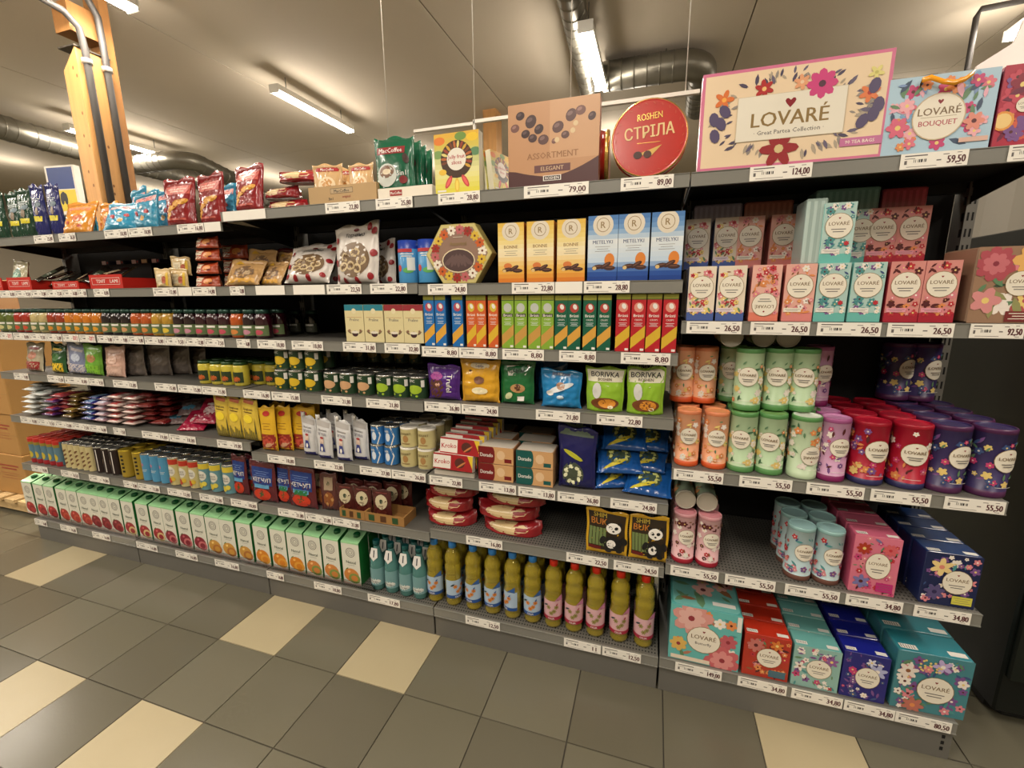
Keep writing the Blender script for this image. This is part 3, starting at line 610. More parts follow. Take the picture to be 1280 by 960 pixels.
# bottom tea shelf
def butterfly(q, w, h):
    q.rect(-w/2, 0, w/2, h, ink(96, 190, 184)); q.floral(w, h, [PK['y'], PK['w'], PK['o']], [PK['g'], PK['t'], ink(190, 120, 90)], [PK['n'], PK['y']], 26, 33, (0, h*.42, w*.24, w*.24), .01, .022)
    for u, v, r, c in ((-.18, .80, .30, (226, 150, 140)), (-.2, .8, .2, (236, 178, 166)), (.27, .15, .26, (214, 96, 100)), (.27, .15, .17, (232, 140, 136)), (.33, .5, .13, (206, 90, 100)), (-.36, .3, .13, (226, 180, 80))):
        q.flower(u*w, v*h, r*w, ink(*c), ink(160, 50, 60), 7, u*9, .34)
    q.rect(-w*.46, h*.02, w*.1, h*.09, ink(236, 216, 190)); lovare_badge(q, -.002, h*.45, w*.23, w*.22, word='Butterfly')
    q.rect(w*.43, h*.72, w*.49, h*.98, WHITE)
w = wpx('4R', 834, 924, .01)*.97; hb_ = hpx('4R', 880, 763, .01); bfly = cube_p(w, hb_, .30, gloss(70, 160, 156), gloss(104, 184, 176), butterfly, 'gift_box', False)
q = MB(); q.map = lambda u, v, e: (u, v-.15, hb_+e); q.floral(w, .30, [ink(222, 140, 126), PK['o'], ink(232, 170, 156)], [PK['g'], PK['k']], [PK['n'], PK['y']], 22, 5, None, .02, .045); q.rect(w*.1, .03, w*.42, .05, WHITE); bfly.part('top_print', q)
row(bfly, '4R', [878], 'turquoise tea gift box with large pink blooms', None, y=.01)
def bcube(a, b, top, side, draw, desc, tcol, deep=4, px=None):
    w = wpx('4R', a, b, .012)*.97; pr = cube_p(w, hpx('4R', (a+b)/2, top), .075, side, tcol, draw); row(pr, '4R', [(a+b)/2], desc, None, deep, y=.012)
bcube(925, 984, 796, gloss(206, 40, 24), sq(ink(196, 50, 30), [PK['o'], PK['r'], PK['p']], [PK['k'], PK['g'], PK['n']], 14, [(-.25, .75, .2, ink(206, 110, 100), PK['n'], 8), (.2, .82, .15, ink(230, 120, 40), PK['y'], 6)], ink(60, 110, 130)), 'orange red tea carton with roses', gloss(214, 44, 20))
bcube(986, 1046, 811, gloss(104, 176, 168), sq(ink(140, 188, 176), [PK['w'], PK['v'], PK['m']], [PK['g'], PK['t'], PK['v']], 15, [(.3, .74, .15, ink(150, 90, 160), PK['y'], 6), (-.35, .5, .14, PK['w'], PK['k'], 5), (.34, .08, .06, PK['r'], PK['r'], 4)]), 'mint green tea carton with pale flowers', gloss(104, 184, 178))
bcube(1047, 1105, 819, gloss(30, 30, 130), sq(ink(44, 40, 130), [PK['v'], PK['b'], PK['w'], PK['m']], [PK['b'], PK['v']], 16, [(.25, .68, .22, ink(176, 180, 220), PK['w'], 6), (.1, .85, .12, ink(220, 220, 240), PK['y'], 5)]), 'royal blue tea carton with violet blooms', gloss(28, 36, 160))
def tealbig(q, w, h):
    sq(ink(64, 136, 146), [PK['v'], PK['w'], PK['p']], [PK['t'], PK['b'], PK['g']], 17, [(.1, .84, .14, ink(190, 170, 220), PK['w'], 5), (-.34, .68, .15, ink(236, 222, 208), PK['k'], 6), (-.2, .1, .16, ink(200, 110, 90), PK['o'], 7)], None, .06, .42, .24, 60)(q, w, h)
    rn = random.Random(1)
    for _ in range(16): q.ell(w*rn.uniform(-.2, .1), h*rn.uniform(.74, .92), .0035, .0035, PK['y'], 8)
w = wpx('4R', 1108, 1203); row(cube_p(w*.98, hpx('4R', 1150, 820), .10, gloss(52, 130, 142), gloss(40, 140, 156), tealbig), '4R', [1156], 'large teal tea carton with lilac flowers', None, 3, y=.015)

# top shelf gifts
def grand(q, w, h):
    q.rect(-w/2, 0, w/2, h, ink(222, 110, 150)); q.rect(-w/2+.008, .008, w/2-.008, h-.008, ink(236, 208, 168))
    lw = [ink(104, 94, 120), ink(150, 140, 130), ink(176, 160, 136), ink(78, 70, 96)]; rn = random.Random(8)
    for i in range(90):
        a = rn.uniform(0, 6.28); R = rn.uniform(.75, 1.0); u = w*.43*R*math.cos(a); v = h/2+h*.44*R*math.sin(a)
        if abs(u) < w*.29 and abs(v-h/2) < h*.2: continue
        u = max(-w*.46, min(w*.46, u)); v = max(h*.06, min(h*.93, v)); q.leaf(u, v, rn.uniform(.008, .017), rn.choice(lw), a+rn.uniform(-.7, .7))
    for i, (u, v, r, c, k, n) in enumerate(((-.37, .72, .026, (232, 110, 40), (250, 170, 60), 5), (-.15, .78, .024, (190, 40, 40), (240, 190, 110), 6), (.40, .62, .024, (236, 120, 60), (190, 50, 40), 6), (-.04, .17, .048, (164, 34, 40), (214, 190, 130), 6), (.05, .8, .02, (236, 160, 110), (240, 200, 160), 6), (.42, .80, .018, (226, 214, 120), (200, 190, 90), 5))):
        q.flower(u*w, v*h, r, ink(*c), ink(*k), n, i*.7, .26)
    for u, v in ((-.42, .53), (-.36, .6), (-.38, .48), (-.41, .36), (.45, .5), (.43, .42), (.38, .36), (.42, .68)): q.ell(u*w, v*h, .013, .019, ink(86, 74, 112), 10, u*7)
    q.rect(-w*.29, h*.27, w*.29, h*.72, ink(206, 190, 158)); q.rect(-w*.287, h*.275, w*.287, h*.715, ink(232, 224, 204))
    q.flower(w*.155, h*.76, .036, ink(220, 60, 130), ink(90, 50, 70), 8, 0, .3)
    q.heart(0, h*.62, .013, REDHEART); q.text('LOVARÉ', 0, h*.475, .036, mat((132, 106, 60), .4), w*.42); q.text('· Great Partea Collection ·', 0, h*.345, .011, GREYTXT, w*.42)
    q.rect(w*.28, h*.13, w*.49, h*.21, ink(206, 110, 160)); q.text('90 TEA BAGS', w*.38, h*.17, .008, CREAM, w*.16)
w = wpx('0R', 866, 1094, .01); p = box_p('gift_box', 'gift box', w, hpx('0R', 960, 82, .01), .05, gloss(222, 120, 156), grand)
row(p, '0R', [980], 'very large cream and pink tea gift box, flowered', None, y=.005, rzj=0)
def bouquet(q, w, h):
    q.rect(-w/2, 0, w/2, h, ink(170, 204, 226)); q.floral(w, h, [ink(232, 110, 130), ink(244, 170, 180), PK['m'], ink(120, 170, 214), PK['o']], [ink(60, 80, 110), ink(120, 150, 200), PK['g'], ink(240, 170, 190)], [PK['y'], PK['n']], 54, 41, (0, h*.46, w*.235, w*.235), .01, .022)
    q.flower(-w*.37, h*.36, .026, ink(230, 96, 126), PK['y'], 6, 1, .3); q.flower(w*.33, h*.36, .022, ink(236, 140, 120), PK['n'], 6, 1, .3)
    r = w*.235; q.ell(0, h*.46, r*1.05, r*1.05, ink(206, 180, 140), 24); q.ell(0, h*.46, r, r, CREAM, 24); q.heart(0, h*.65, .006, REDHEART); q.text('LOVARÉ', 0, h*.53, .017, mat((118, 96, 66), .4), r*1.7); q.rect(-r*.7, h*.455, r*.7, h*.46, GOLD); q.text('BOUQUET', 0, h*.38, .012, ink(190, 60, 80), r*1.5); q.rect(w*.22, h*.10, w*.48, h*.16, ink(226, 180, 160))
w = wpx('0R', 1098, 1232, .01); h = hpx('0R', 1165, 93, .01)
p = box_p('gift_bag', 'gift bag', w, h, .08, gloss(150, 190, 222), bouquet); hb = MB()
hb.map = None; pts = [(-w*.22, -.042, h*.86), (-w*.22, -.05, h*.93), (-w*.15, -.055, h*.94), (-w*.04, -.06, h*.86), (w*.06, -.06, h*.83), (w*.16, -.056, h*.87), (w*.24, -.05, h*.95), (w*.25, -.042, h*.90)]
vs = [(x, y, z+s*.006) for x, y, z in pts for s in (-1, 1)]; vs2 = [(x, y-.0015, z) for x, y, z in vs]
hb.add(vs+vs2, [(2*i, 2*i+2, 2*i+3, 2*i+1) for i in range(7)]+[(16+2*i+1, 16+2*i+3, 16+2*i+2, 16+2*i) for i in range(7)]+[(2*i, 16+2*i, 18+2*i, 2*i+2) for i in range(7)]+[(2*i+1, 2*i+3, 19+2*i, 17+2*i) for i in range(7)], mat((226, 150, 30), .25, coat=.6), True)
p.part('ribbon_handle', hb); row(p, '0R', [1165], 'light blue floral tea bag box with an amber ribbon', None, y=.005, rzj=0)
def redb(q, w, h):
    q.rect(-w/2, 0, w/2, h, ink(190, 30, 60)); q.floral(w, h, [ink(214, 60, 84), ink(150, 20, 50), PK['o'], PK['v']], [ink(120, 20, 60), ink(226, 90, 60)], [PK['y'], PK['n']], 30, 51, (w*.1, h*.5, w*.2, w*.2), .012, .026)
    q.ell(-w*.35, h*.32, .022, .022, ink(240, 150, 50), 14); q.ell(-w*.35, h*.32, .017, .017, ink(248, 206, 120), 14); lovare_badge(q, w*.1, h*.5, w*.2, w*.2)
w = wpx('0R', 1238, 1290, .01)*1.02; row(box_p('gift_box', 'gift box', w, h, .08, gloss(150, 20, 50), redb), '0R', [1265], 'crimson tea gift box beside the light blue ribbon box', None, y=.005, rzj=0)

# --- sweets, middle-right bay -------------------------------------------------------------
# row 0
def jelly(q, w, h):
    q.vgrad(w, h, [(0, (226, 214, 40)), (.35, (232, 226, 150)), (.6, (190, 196, 120)), (.8, (214, 190, 60)), (1, (232, 170, 40))], 12)
    for u, v, c in ((-.38, .88, (236, 120, 30)), (.1, .93, (110, 150, 60)), (.36, .9, (240, 196, 30)), (.42, .66, (90, 140, 90)), (-.42, .66, (120, 160, 80))): q.ell(u*w, v*h, w*.13, h*.07, ink(*c), 12)
    c0 = h*.56; q.ell(0, c0, w*.36, w*.36, ink(70, 48, 30), 28)
    cs = [(214, 160, 40), (160, 60, 34), (226, 206, 110), (190, 96, 40), (120, 60, 30)]
    for i in range(15):
        a = -.5+i*.275; u, v = w*.285*math.cos(a), c0+w*.285*math.sin(a); q.ell(u, v, w*.075, w*.028, ink(*cs[i % 5]), 8, a)
    q.ell(0, c0, w*.215, w*.215, ink(232, 226, 210), 24)
    for i, c in enumerate(((216, 66, 60), (236, 190, 50), (216, 66, 60))):
        a = -1.57+(i-1)*.55; q.ell(w*.36*math.cos(a), c0+w*.50*math.sin(a), w*.14, w*.055, ink(*c), 10, a); q.ell(w*.36*math.cos(a), c0+w*.50*math.sin(a), w*.10, w*.03, ink(*[min(255, x+30) for x in c]), 10, a)
    q.ell(-w*.32, h*.36, w*.09, w*.06, ink(240, 190, 40), 10)
    q.text('Jelly fruit', 0, c0+w*.05, w*.075, ink(190, 24, 40), w*.38); q.text('slices', 0, c0-w*.06, w*.075, ink(190, 24, 40), w*.26)
    q.rect(-w*.45, h*.03, -w*.25, h*.06, WHITE)
w = wpx('0N', 544, 599, .01); row(box_p('sweets_box', 'sweets box', w, hpx('0N', 572, 166, .01), .035, gloss(232, 226, 200), jelly), '0N', [572], 'yellow box of jelly fruit slices on the top shelf', None, y=.006)
lj = box_p('sweets_box', 'sweets box', .12, .13, .022, gloss(226, 220, 190), jelly)
for i, px in enumerate((611, 619.5, 628)): inst(lj, (Xat(px, D+.12, zt('0N')), D+.11, zt('0N')+.012), f'jelly fruit box leaning behind the brown chocolate box, {ORD[i]} of three', 'leaning jelly boxes', rz=1.30, rx=-.12, ry=0)
def assort(q, w, h):
    q.rect(-w/2, 0, w/2, h, ink(196, 142, 96)); q.rect(-w*.03, h*.3, w/2, h, ink(206, 154, 108))
    n = 12; q.poly([(-w/2, 0), (w/2, 0), (w/2, h*.30)]+[(w/2-w*i/n, h*(.10+.20*abs(1-2*i/n)**1.6*(.6 if i > n/2 else 1))) for i in range(1, n)]+[(-w/2, h*.2)], ink(84, 46, 46))
    rn = random.Random(12); ch = [(70, 44, 44), (94, 60, 56), (120, 76, 66), (58, 34, 36)]
    for u, v, r in ((-.36, .86, .05), (-.42, .72, .05), (-.24, .78, .07), (-.3, .64, .05), (-.15, .68, .055), (.06, .68, .065), (.2, .80, .065), (.3, .84, .055), (-.1, .55, .06), (.14, .58, .045), (.02, .52, .03), (-.22, .58, .05), (.42, .76, .045)):
        c = rn.choice(ch); q.ell(u*w, v*h, r*w, r*w*.85, ink(*c), 14, rn.random()); q.ell(u*w-r*w*.2, v*h+r*w*.25, r*w*.5, r*w*.3, ink(*[x+36 for x in c]), 10, .4)
    for u, v in ((.05, .53), (.22, .62), (.25, .7)): q.ell(u*w, v*h, .008, .008, ink(220, 190, 140), 10)
    q.text('ASSORTMENT', 0, h*.36, h*.075, ink(160, 108, 66), w*.78); q.rect(-w*.2, h*.155, w*.2, h*.245, ink(110, 66, 66)); q.text('ELEGANT', 0, h*.2, h*.05, ink(206, 170, 130), w*.32)
    q.rect(-w*.1, h*.05, w*.1, h*.115, WHITE); q.rect(-w*.09, h*.057, w*.09, h*.108, ink(60, 40, 40)); q.text('ROSHEN', 0, h*.082, h*.035, WHITE, w*.15)
w = wpx('0N', 634, 745, .01); hh = hpx('0N', 690, 126, .01); pa = box_p('chocolate_box', 'chocolate box', w, hh, .04, gloss(176, 118, 84), assort)
row(pa, '0N', [690], 'big brown assorted chocolate box on the top shelf', None, y=.004, rzj=0)
pa2 = box_p('chocolate_box', 'chocolate box', w, hh, .04, gloss(180, 124, 88), assort); pa2.part('lid_lettering', (lambda b: (b.text('ELEGANT', 0, 0, .012, ink(140, 96, 60), .1), b)[1])((lambda b: (setattr(b, 'map', lambda u, v, e: (u, v, hh+e)), b)[1])(MB())))
inst(pa2, (Xat(686, D+.08, zt('0N'))+.02, D+.085, zt('0N')), 'second brown chocolate box directly behind the big one', None)
goldm = mat((206, 168, 90), .25, metal=.8, var=.1); redtin = mat((176, 34, 22), .28, coat=.5, var=.15, scale=20)
def tin(r, d, front=True):
    b = MB(); prof = [(r*.97, 0, redtin), (r, .004, goldm), (r, d*.3, goldm), (r*.985, d*.32, redtin), (r*.985, d*.8, redtin), (r*1.01, d*.82, goldm), (r*1.01, d-.002, goldm), (r*.98, d, goldm), (r*.95, d-.002, redtin)]
    b.lathe(prof, redtin, 40); b.v = [(x, -z+d/2, y+r*1.01) for x, y, z in b.v]; p = Proto('round_tin', 'tin', b, d, 2*r)
    q = MB(); q.map = lambda u, v, e: (u, -d/2+.001-e, v+r*1.01); q.text('ROSHEN', 0, r*.55, r*.17, goldm, r*.65, rot=.06); q.text('СТРІЛА', 0, r*.16, r*.30, ink(236, 200, 130), r*1.3, rot=.06); q.lines(0, -r*.12, r*.6, 1, .003, goldm)
    q.poly([(-r*.35, -r*.42), (r*.1, -r*.28), (r*.35, -r*.20), (r*.1, -r*.45)], ink(220, 170, 70)); q.ell(-r*.28, -r*.42, r*.12, r*.1, ink(70, 30, 20), 10); q.ell(-r*.02, -r*.42, r*.11, r*.1, ink(80, 36, 24), 10)
    for i in range(26):
        a = 2*math.pi*i/26; q.ell(r*.88*math.cos(a), r*.88*math.sin(a), r*.05, r*.012, ink(200, 70, 40), 6, a+.9)
    return p.part('lid_print', q)
r = wpx('0N', 762, 858, .02)/2*.98; t1 = tin(r, .06)
inst(t1, (Xat(811, D+.01, zt('0N')+r), D+.05, zt('0N')+.002), 'round red and gold chocolate tin facing the aisle', 'round red tins', rx=-.04)
t2 = tin(r*.8, .045); inst(t2, (Xat(752, D+.09, zt('0N')+.09), D+.12, zt('0N')+.002), 'round red tin turned edgewise, beside brown chocolate box', 'round red tins', rz=-1.5)
# row 1: hexagon box, orange and blue boxes, blue canisters
def hexbox(r, d):
    b = MB(); pts = [(r*math.cos(math.radians(60*i)), r*.92*math.sin(math.radians(60*i))) for i in range(6)]; z0 = r*.80
    vs = [(x, -d/2, z+z0) for x, z in pts]+[(x, d/2, z+z0) for x, z in pts]
    b.add(vs, [tuple(range(6)), tuple(range(11, 5, -1))]+[(i, i+6, (i+1) % 6+6, (i+1) % 6) for i in range(6)], gloss(180, 164, 84)); p = Proto('hexagonal_box', 'chocolate box', b, d, 2*z0)
    q = MB(); q.map = lambda u, v, e: (u, -d/2-e, v+z0); q.poly([(x*.98, z*.98) for x, z in pts], ink(206, 190, 112)); q.poly([(x*.88, z*.88) for x, z in pts], ink(150, 116, 96))
    cs = [(236, 226, 206), (214, 90, 30), (222, 180, 40), (170, 40, 30), (200, 96, 100)]
    for i in range(18):
        a = 2*math.pi*i/18+.1; rr = r*.72; q.flower(rr*math.cos(a), rr*.9*math.sin(a), r*.14, ink(*cs[i % 5]), ink(120, 60, 30), 7, a, .3)
    q.ell(0, -r*.18, r*.5, r*.33, ink(232, 214, 170), 20); q.ell(0, -r*.18, r*.47, r*.30, ink(84, 60, 60), 20)
    for i in range(9): q.ell((-.32+.08*i)*r, -r*.2+.04*r*(i % 2), r*.05, r*.17, ink(106, 80, 78), 8, .2*i-.8)
    q.text('Assorted', 0, r*.28, r*.11, GOLD, r*.5); q.lines(0, r*.45, r*.3, 1, .003, CREAM)
    return p.part('front_print', q)
hr = wpx('1N', 533, 613, .03)/2
inst(hexbox(hr, .05), (Xat(573, D+.01, zt('1N')+hr*.8), D+.035, zt('1N')+.001), 'hexagonal golden chocolate box with flower wreath', None)
def choc(stops, word, fruit):
    def draw(q, w, h):
        q.vgrad(w, h, stops, 14); q.ell(0, h*.86, w*.34, w*.34, ink(226, 214, 190), 20); q.ring(0, h*.86, w*.22, w*.02, GOLD); q.text('R', 0, h*.86, w*.2, GOLD)
        q.text(word, 0, h*.60, w*.11, ink(150, 110, 70) if fruit == 'o' else ink(70, 90, 130), w*.74); q.lines(0, h*.53, w*.5, 3, h*.035, GREYTXT, .0012)
        if fruit == 'o': q.ell(-w*.12, h*.28, w*.16, w*.11, ink(226, 120, 50), 12)
        else: q.ell(w*.24, h*.32, w*.17, w*.22, ink(232, 130, 40), 14)
        for u, v, a in ((-.15, .22, .15), (.12, .24, .5), (.25, .2, 0)): q.ell(u*w, v*h, w*.2, w*.075, ink(70, 40, 34), 10, a); q.ell(u*w, v*h+w*.02, w*.14, w*.02, ink(120, 76, 60), 8, a)
        q.ell(-w*.26, h*.2, w*.07, w*.06, ink(226, 190, 120), 8)
    return draw
w = wpx('1N', 658, 692, .012)*.97
oj = box_p('chocolate_box', 'chocolate box', w, hpx('1N', 640, 279), .055, gloss(222, 130, 40), choc([(0, (226, 110, 20)), (.2, (240, 180, 60)), (.5, (244, 230, 190)), (.75, (240, 210, 110)), (1, (232, 180, 50))], 'BONNE', 'o'))
bj = box_p('chocolate_box', 'chocolate box', w*1.08, hpx('1N', 752, 270), .055, gloss(50, 100, 180), choc([(0, (20, 60, 150)), (.15, (40, 90, 180)), (.3, (190, 214, 236)), (.6, (226, 232, 232)), (.8, (110, 160, 214)), (1, (60, 116, 190))], 'METELYKI', 'b'))
row(oj, '1N', [639, 675, 713], 'upright orange and yellow chocolate sweets box', 'upright sweets boxes', 3, y=.006, rzj=0); row(bj, '1N', [752, 790, 831], 'upright blue chocolate sweets box', 'upright sweets boxes', 3, y=.006, rzj=0)
def canist(q, w, h):
    q.ell(-w*.2, h*.35, w*.1, w*.12, ink(220, 60, 50), 10); q.lines(w*.1, h*.68, w*.5, 2, h*.05, WHITE, .003); q.ell(w*.15, h*.3, w*.2, w*.1, ink(90, 180, 90), 10); q.rect(w*.12, h*.3, w*.4, h*.6, ink(220, 226, 220)); q.rect(-w*.3, h*.72, w*.3, h*.80, ink(200, 50, 60))
r = wpx('1M', 494, 518)/2; b = MB(); hh = hpx('1M', 507, 300); b.lathe([(r*.97, 0), (r, .003), (r, hh*.8), (r*.97, hh*.81, ink(26, 60, 170)), (r*.97, hh, ink(26, 60, 170))], gloss(60, 150, 214), 20)
cn = Proto('blue_canister', 'canister', b, 2*r, hh); q = MB(); q.curved = 1; q.map = cyl(r); canist(q, 2*r*1.3, hh); cn.part('label_print', q)
row(cn, '1M', [506, 531], 'bright blue snack canister with dark blue cap', 'blue canisters', 2); 
# row 2: crispbread boxes
def crisp(base, mid, pic, white=True):
    def draw(q, w, h):
        q.rect(-w/2, 0, w/2, h, base); q.rect(-w/2, h*.91, w/2, h, ink(150, 150, 40)); q.rect(-w/2, h*.90, w/2, h*.915, ink(60, 90, 40))
        q.poly([(-w/2, h*.05), (w/2, h*.26), (w/2, h*.46), (-w/2, h*.25)], mid)
        q.ell(0, h*.77, w*.34, h*.085, pic, 12, .2); q.ell(w*.05, h*.79, w*.16, h*.05, WHITE if white else pic, 10, .4)
        q.rect(-w*.42, h*.60, w*.42, h*.66, BLACK if not white else base); q.text('Brüsti', 0, h*.63, h*.05, WHITE, w*.78); q.text('CRISPS', 0, h*.555, h*.03, WHITE, w*.6); q.lines(0, h*.50, w*.6, 3, h*.025, mat((220, 226, 226), .4), .0012)
        q.rect(w*.2, h*.02, w*.45, h*.06, WHITE)
    return draw
CR = [('blue', [541, 555, 576], ink(20, 110, 190), ink(232, 164, 40), ink(190, 70, 90), 'blue crispbread box with an orange stripe'), ('orange', [593, 605, 620], ink(222, 90, 30), ink(226, 180, 30), ink(214, 190, 50), 'orange crispbread box with yellow stripe'),
      ('lime', [638, 654, 671, 687], ink(130, 176, 40), ink(206, 150, 60), ink(190, 196, 186), 'lime green crispbread box'), ('green', [704, 720, 739, 757], ink(14, 96, 66), ink(226, 160, 50), ink(190, 60, 50), 'dark green crispbread box'),
      ('red', [780, 799, 818, 838], ink(200, 26, 36), ink(222, 176, 30), ink(230, 140, 120), 'red crispbread box with yellow stripe')]
for nm, pxs, a, c, pc, desc in CR:
    pt = dict(blue=14, orange=13, lime=16.3, green=17.5, red=19.3)[nm]; w = wpx('2N', pxs[-1]-pt/2, pxs[-1]+pt/2)*.95
    hx = hpx('2N', pxs[-1], 367 if nm == 'red' else 369); row(box_p('crispbread_box', 'crispbread', w, hx, .05, mat(tuple(int(255*v**(1/2.2)) for v in a.node_tree.nodes['Principled BSDF'].inputs['Base Color'].default_value[:3]), .35), crisp(a, c, pc, nm != 'lime')), '2N', [p-3 for p in pxs], desc, 'crispbread boxes', 3, y=.008, rzj=0)
# row 2 M: four cream boxes
def creambox(top):
    def draw(q, w, h):
        q.rect(-w/2, 0, w/2, h, ink(222, 206, 150)); q.rect(-w/2, h*.84, w/2, h, top); q.ell(0, h*.83, w*.12, w*.12, ink(230, 216, 170), 12); q.rect(-w*.4, h*.655, w*.4, h*.665, ink(180, 110, 60)); q.text('Praline', 0, h*.60, w*.13, GREYTXT, w*.6)
        q.ell(0, h*.22, w*.17, w*.14, ink(70, 36, 40), 12); q.ell(0, h*.26, w*.2, w*.06, ink(230, 220, 200), 10)
        for s in (-1, 1): q.leaf(s*w*.3, h*.26, w*.14, ink(110, 90, 60), s*.6); q.flower(s*w*.3, h*.3, w*.08, ink(150, 110, 80), PK['n'], 5)
    return draw
w = wpx('2M', 457, 481)*.98
for tcol, pxs, d in ((ink(30, 130, 150), [445, 469], 'teal'), (ink(160, 40, 50), [494, 518], 'dark red')): row(box_p('praline_box', 'chocolate box', w, hpx('2M', pxs[0], 381), .05, ink(214, 198, 146), creambox(tcol)), '2M', pxs, f'cream praline box with a {d} top band', 'cream praline boxes', 3, rzj=0)

# --- bags -----------------------------------------------------------------------------------
def bag_surface(w, h, t, seed, crk=.006, pinch=.10, seal=.08, gus=False):
    rn = random.Random(seed); ws = [(rn.uniform(-1, 1)*55/w*.16, rn.uniform(-1, 1)*50/h*.16, rn.uniform(0, 6.28), rn.uniform(.4, 1)) for _ in range(7)]
    jt = [rn.uniform(-1, 1) for _ in range(8)]
    def prof(v):
        q = max(0, v/h)
        if q > 1-seal: return .06
        q = min(1, q/(1-seal))
        base = (1-(1-min(q/.16, 1))**2)**.5*.75+.25 if not gus else .92
        return max(.06, base*(1-q**3.2)**.8)
    def S(u, v, side=-1):
        uu = 2*u/w; pf = prof(v); edge = max(0, 1-abs(uu)**2.6)**.55
        th = t/2*pf*edge
        nz = sum(a*abs(math.sin(ku*u*60+kv*v*60+ph)) for ku, kv, ph, a in ws)/3*crk*(.35+pf*edge)
        wid = 1-pinch*pf+.02*math.sin(v/h*9+jt[0]*3)+.015*jt[1]*(v/h)
        z = v+(.012*h/.2*jt[2]*uu*(v/h)**2)+(.006*math.sin(uu*5+jt[3]*6) if v/h > .95 else 0)*(h/.2)
        return Vector((u*wid, side*(th-nz) if side < 0 else th-nz*.7, max(z, 0) if v > 0 else 0))
    return S
def bag_p(name, cat, w, h, t, m, seed, draw, crk=.006, pinch=.10, seal=.08, nu=18, nv=20, gus=False, sealm=None, part='label_print'):
    S = bag_surface(w, h, t, seed, crk, pinch, seal, gus); b = MB(); vs = []
    for side in (-1, 1):
        for j in range(nv+1):
            for i in range(nu+1): vs.append(S((i/nu-.5)*w, j/nv*h, side))
    W = nu+1; off = W*(nv+1); fs = []
    for j in range(nv):
        for i in range(nu):
            a = j*W+i; fs.append((a, a+1, a+1+W, a+W)); c = off+a; fs.append((c, c+W, c+W+1, c+1))
    for i in range(nu): fs.append((i, off+i, off+i+1, i+1)); a = nv*W+i; fs.append((a, a+1, off+a+1, off+a))
    for j in range(nv):
        a = j*W; fs.append((a, a+W, off+a+W, off+a)); a = j*W+nu; fs.append((a, off+a, off+a+W, a+W))
    b.add(vs, fs, m, True); 
    if sealm: k = b.mi(sealm); [b.m.__setitem__(i, k) for i, f in enumerate(b.f) if all(b.v[q][2] > h*(1-seal*.9) for q in f)]
    p = Proto(name, cat, b, t, h, w); q = MB(); q.curved = 2; q.e = .0008
    G = [Vector(p) for p in vs[:off]]
    def gmap(u, v, e):
        fu = min(max((u/w+.5)*nu, 0), nu-1e-4); fv = min(max(v/h*nv, 0), nv-1e-4); i, j = int(fu), int(fv); a, c = fu-i, fv-j; k = j*W+i
        return G[k]*(1-a)*(1-c)+G[k+1]*a*(1-c)+G[k+W]*(1-a)*c+G[k+W+1]*a*c+Vector((0, -e, 0))
    q.map = gmap; draw(q, w, h); p.part(part, q); return p
def open_tray(w, h, d, m):
    b = MB(); t = .003
    b.box(-w/2, w/2, -d/2, -d/2+t, 0, h, m); b.box(-w/2, w/2, d/2-t, d/2, 0, h, m); b.box(-w/2, -w/2+t, -d/2+t, d/2-t, 0, h, m); b.box(w/2-t, w/2, -d/2+t, d/2-t, 0, h, m); b.box(-w/2+t, w/2-t, -d/2+t, d/2-t, 0, t, m)
    return b
def lay(p, k, px, y, label, group=None, z=0, rz=0, rx=0, ry=0, sc=1, dx=0):
    """put a product down and let it settle: raised until it rests on the deck, then moved clear of what stands there already"""
    zz = zt(k)+z; sv = (sc,)*3 if not isinstance(sc, tuple) else sc; x0 = Xat(px, D+y, zz)+dx
    M0 = Euler((rx, ry, rz)).to_matrix() @ Matrix.Diagonal(sv)
    vs = [M0 @ v.co for v in p.body.vertices]; fs = [f.vertices[:] for f in p.body.polygons]
    lz, ly = min(v.z for v in vs), min(v.y for v in vs); by = max(D+y, D+.006-ly) if zt(k) < 1.6 else D+y; bz = zz+.001-lz; near = PLACED.setdefault(k[0]+('R' if k[1] == 'R' else ''), [])
    room = CLEAR.get(k[0], 9)-max(v.z for v in vs)
    best = None
    for dz, dy, s in [(0, 0, 1), (0, .012, 1), (.008, .0, 1), (0, .024, 1), (.016, .0, 1), (.024, 0, 1), (0, .03, .94), (.032, .012, .94), (.02, .024, .9), (.04, .02, .88), (.01, .04, .84), (.05, .03, .84)]:
        if z == 0 and dz: dz = 0; dy += .01
        if k[0] != '0' and dz > .02: dz = .02
        loc = Vector((x0, by+dy, bz+dz)); pts = [v*s+loc for v in vs]; 
        if s < 1: d = zz+.001+dz-min(q.z for q in pts); pts = [q+Vector((0, 0, d)) for q in pts]; loc.z += d
        lo = [min(q[i] for q in pts) for i in range(3)]; hi = [max(q[i] for q in pts) for i in range(3)]
        tr = BVHTree.FromPolygons(pts, fs); n = 0
        for l2, h2, t2 in near:
            if all(lo[i] < h2[i] and l2[i] < hi[i] for i in range(3)): n += len(tr.overlap(t2))
        if best is None or n < best[0]: best = (n, loc, s, lo, hi, tr)
        if n == 0: break
    n, loc, s, lo, hi, tr = best; near.append((lo, hi, tr))
    return inst(p, loc, label, group, rz=rz, rx=rx, ry=ry, sc=tuple(q*s for q in sv))
PLACED = {}; CLEAR = {}
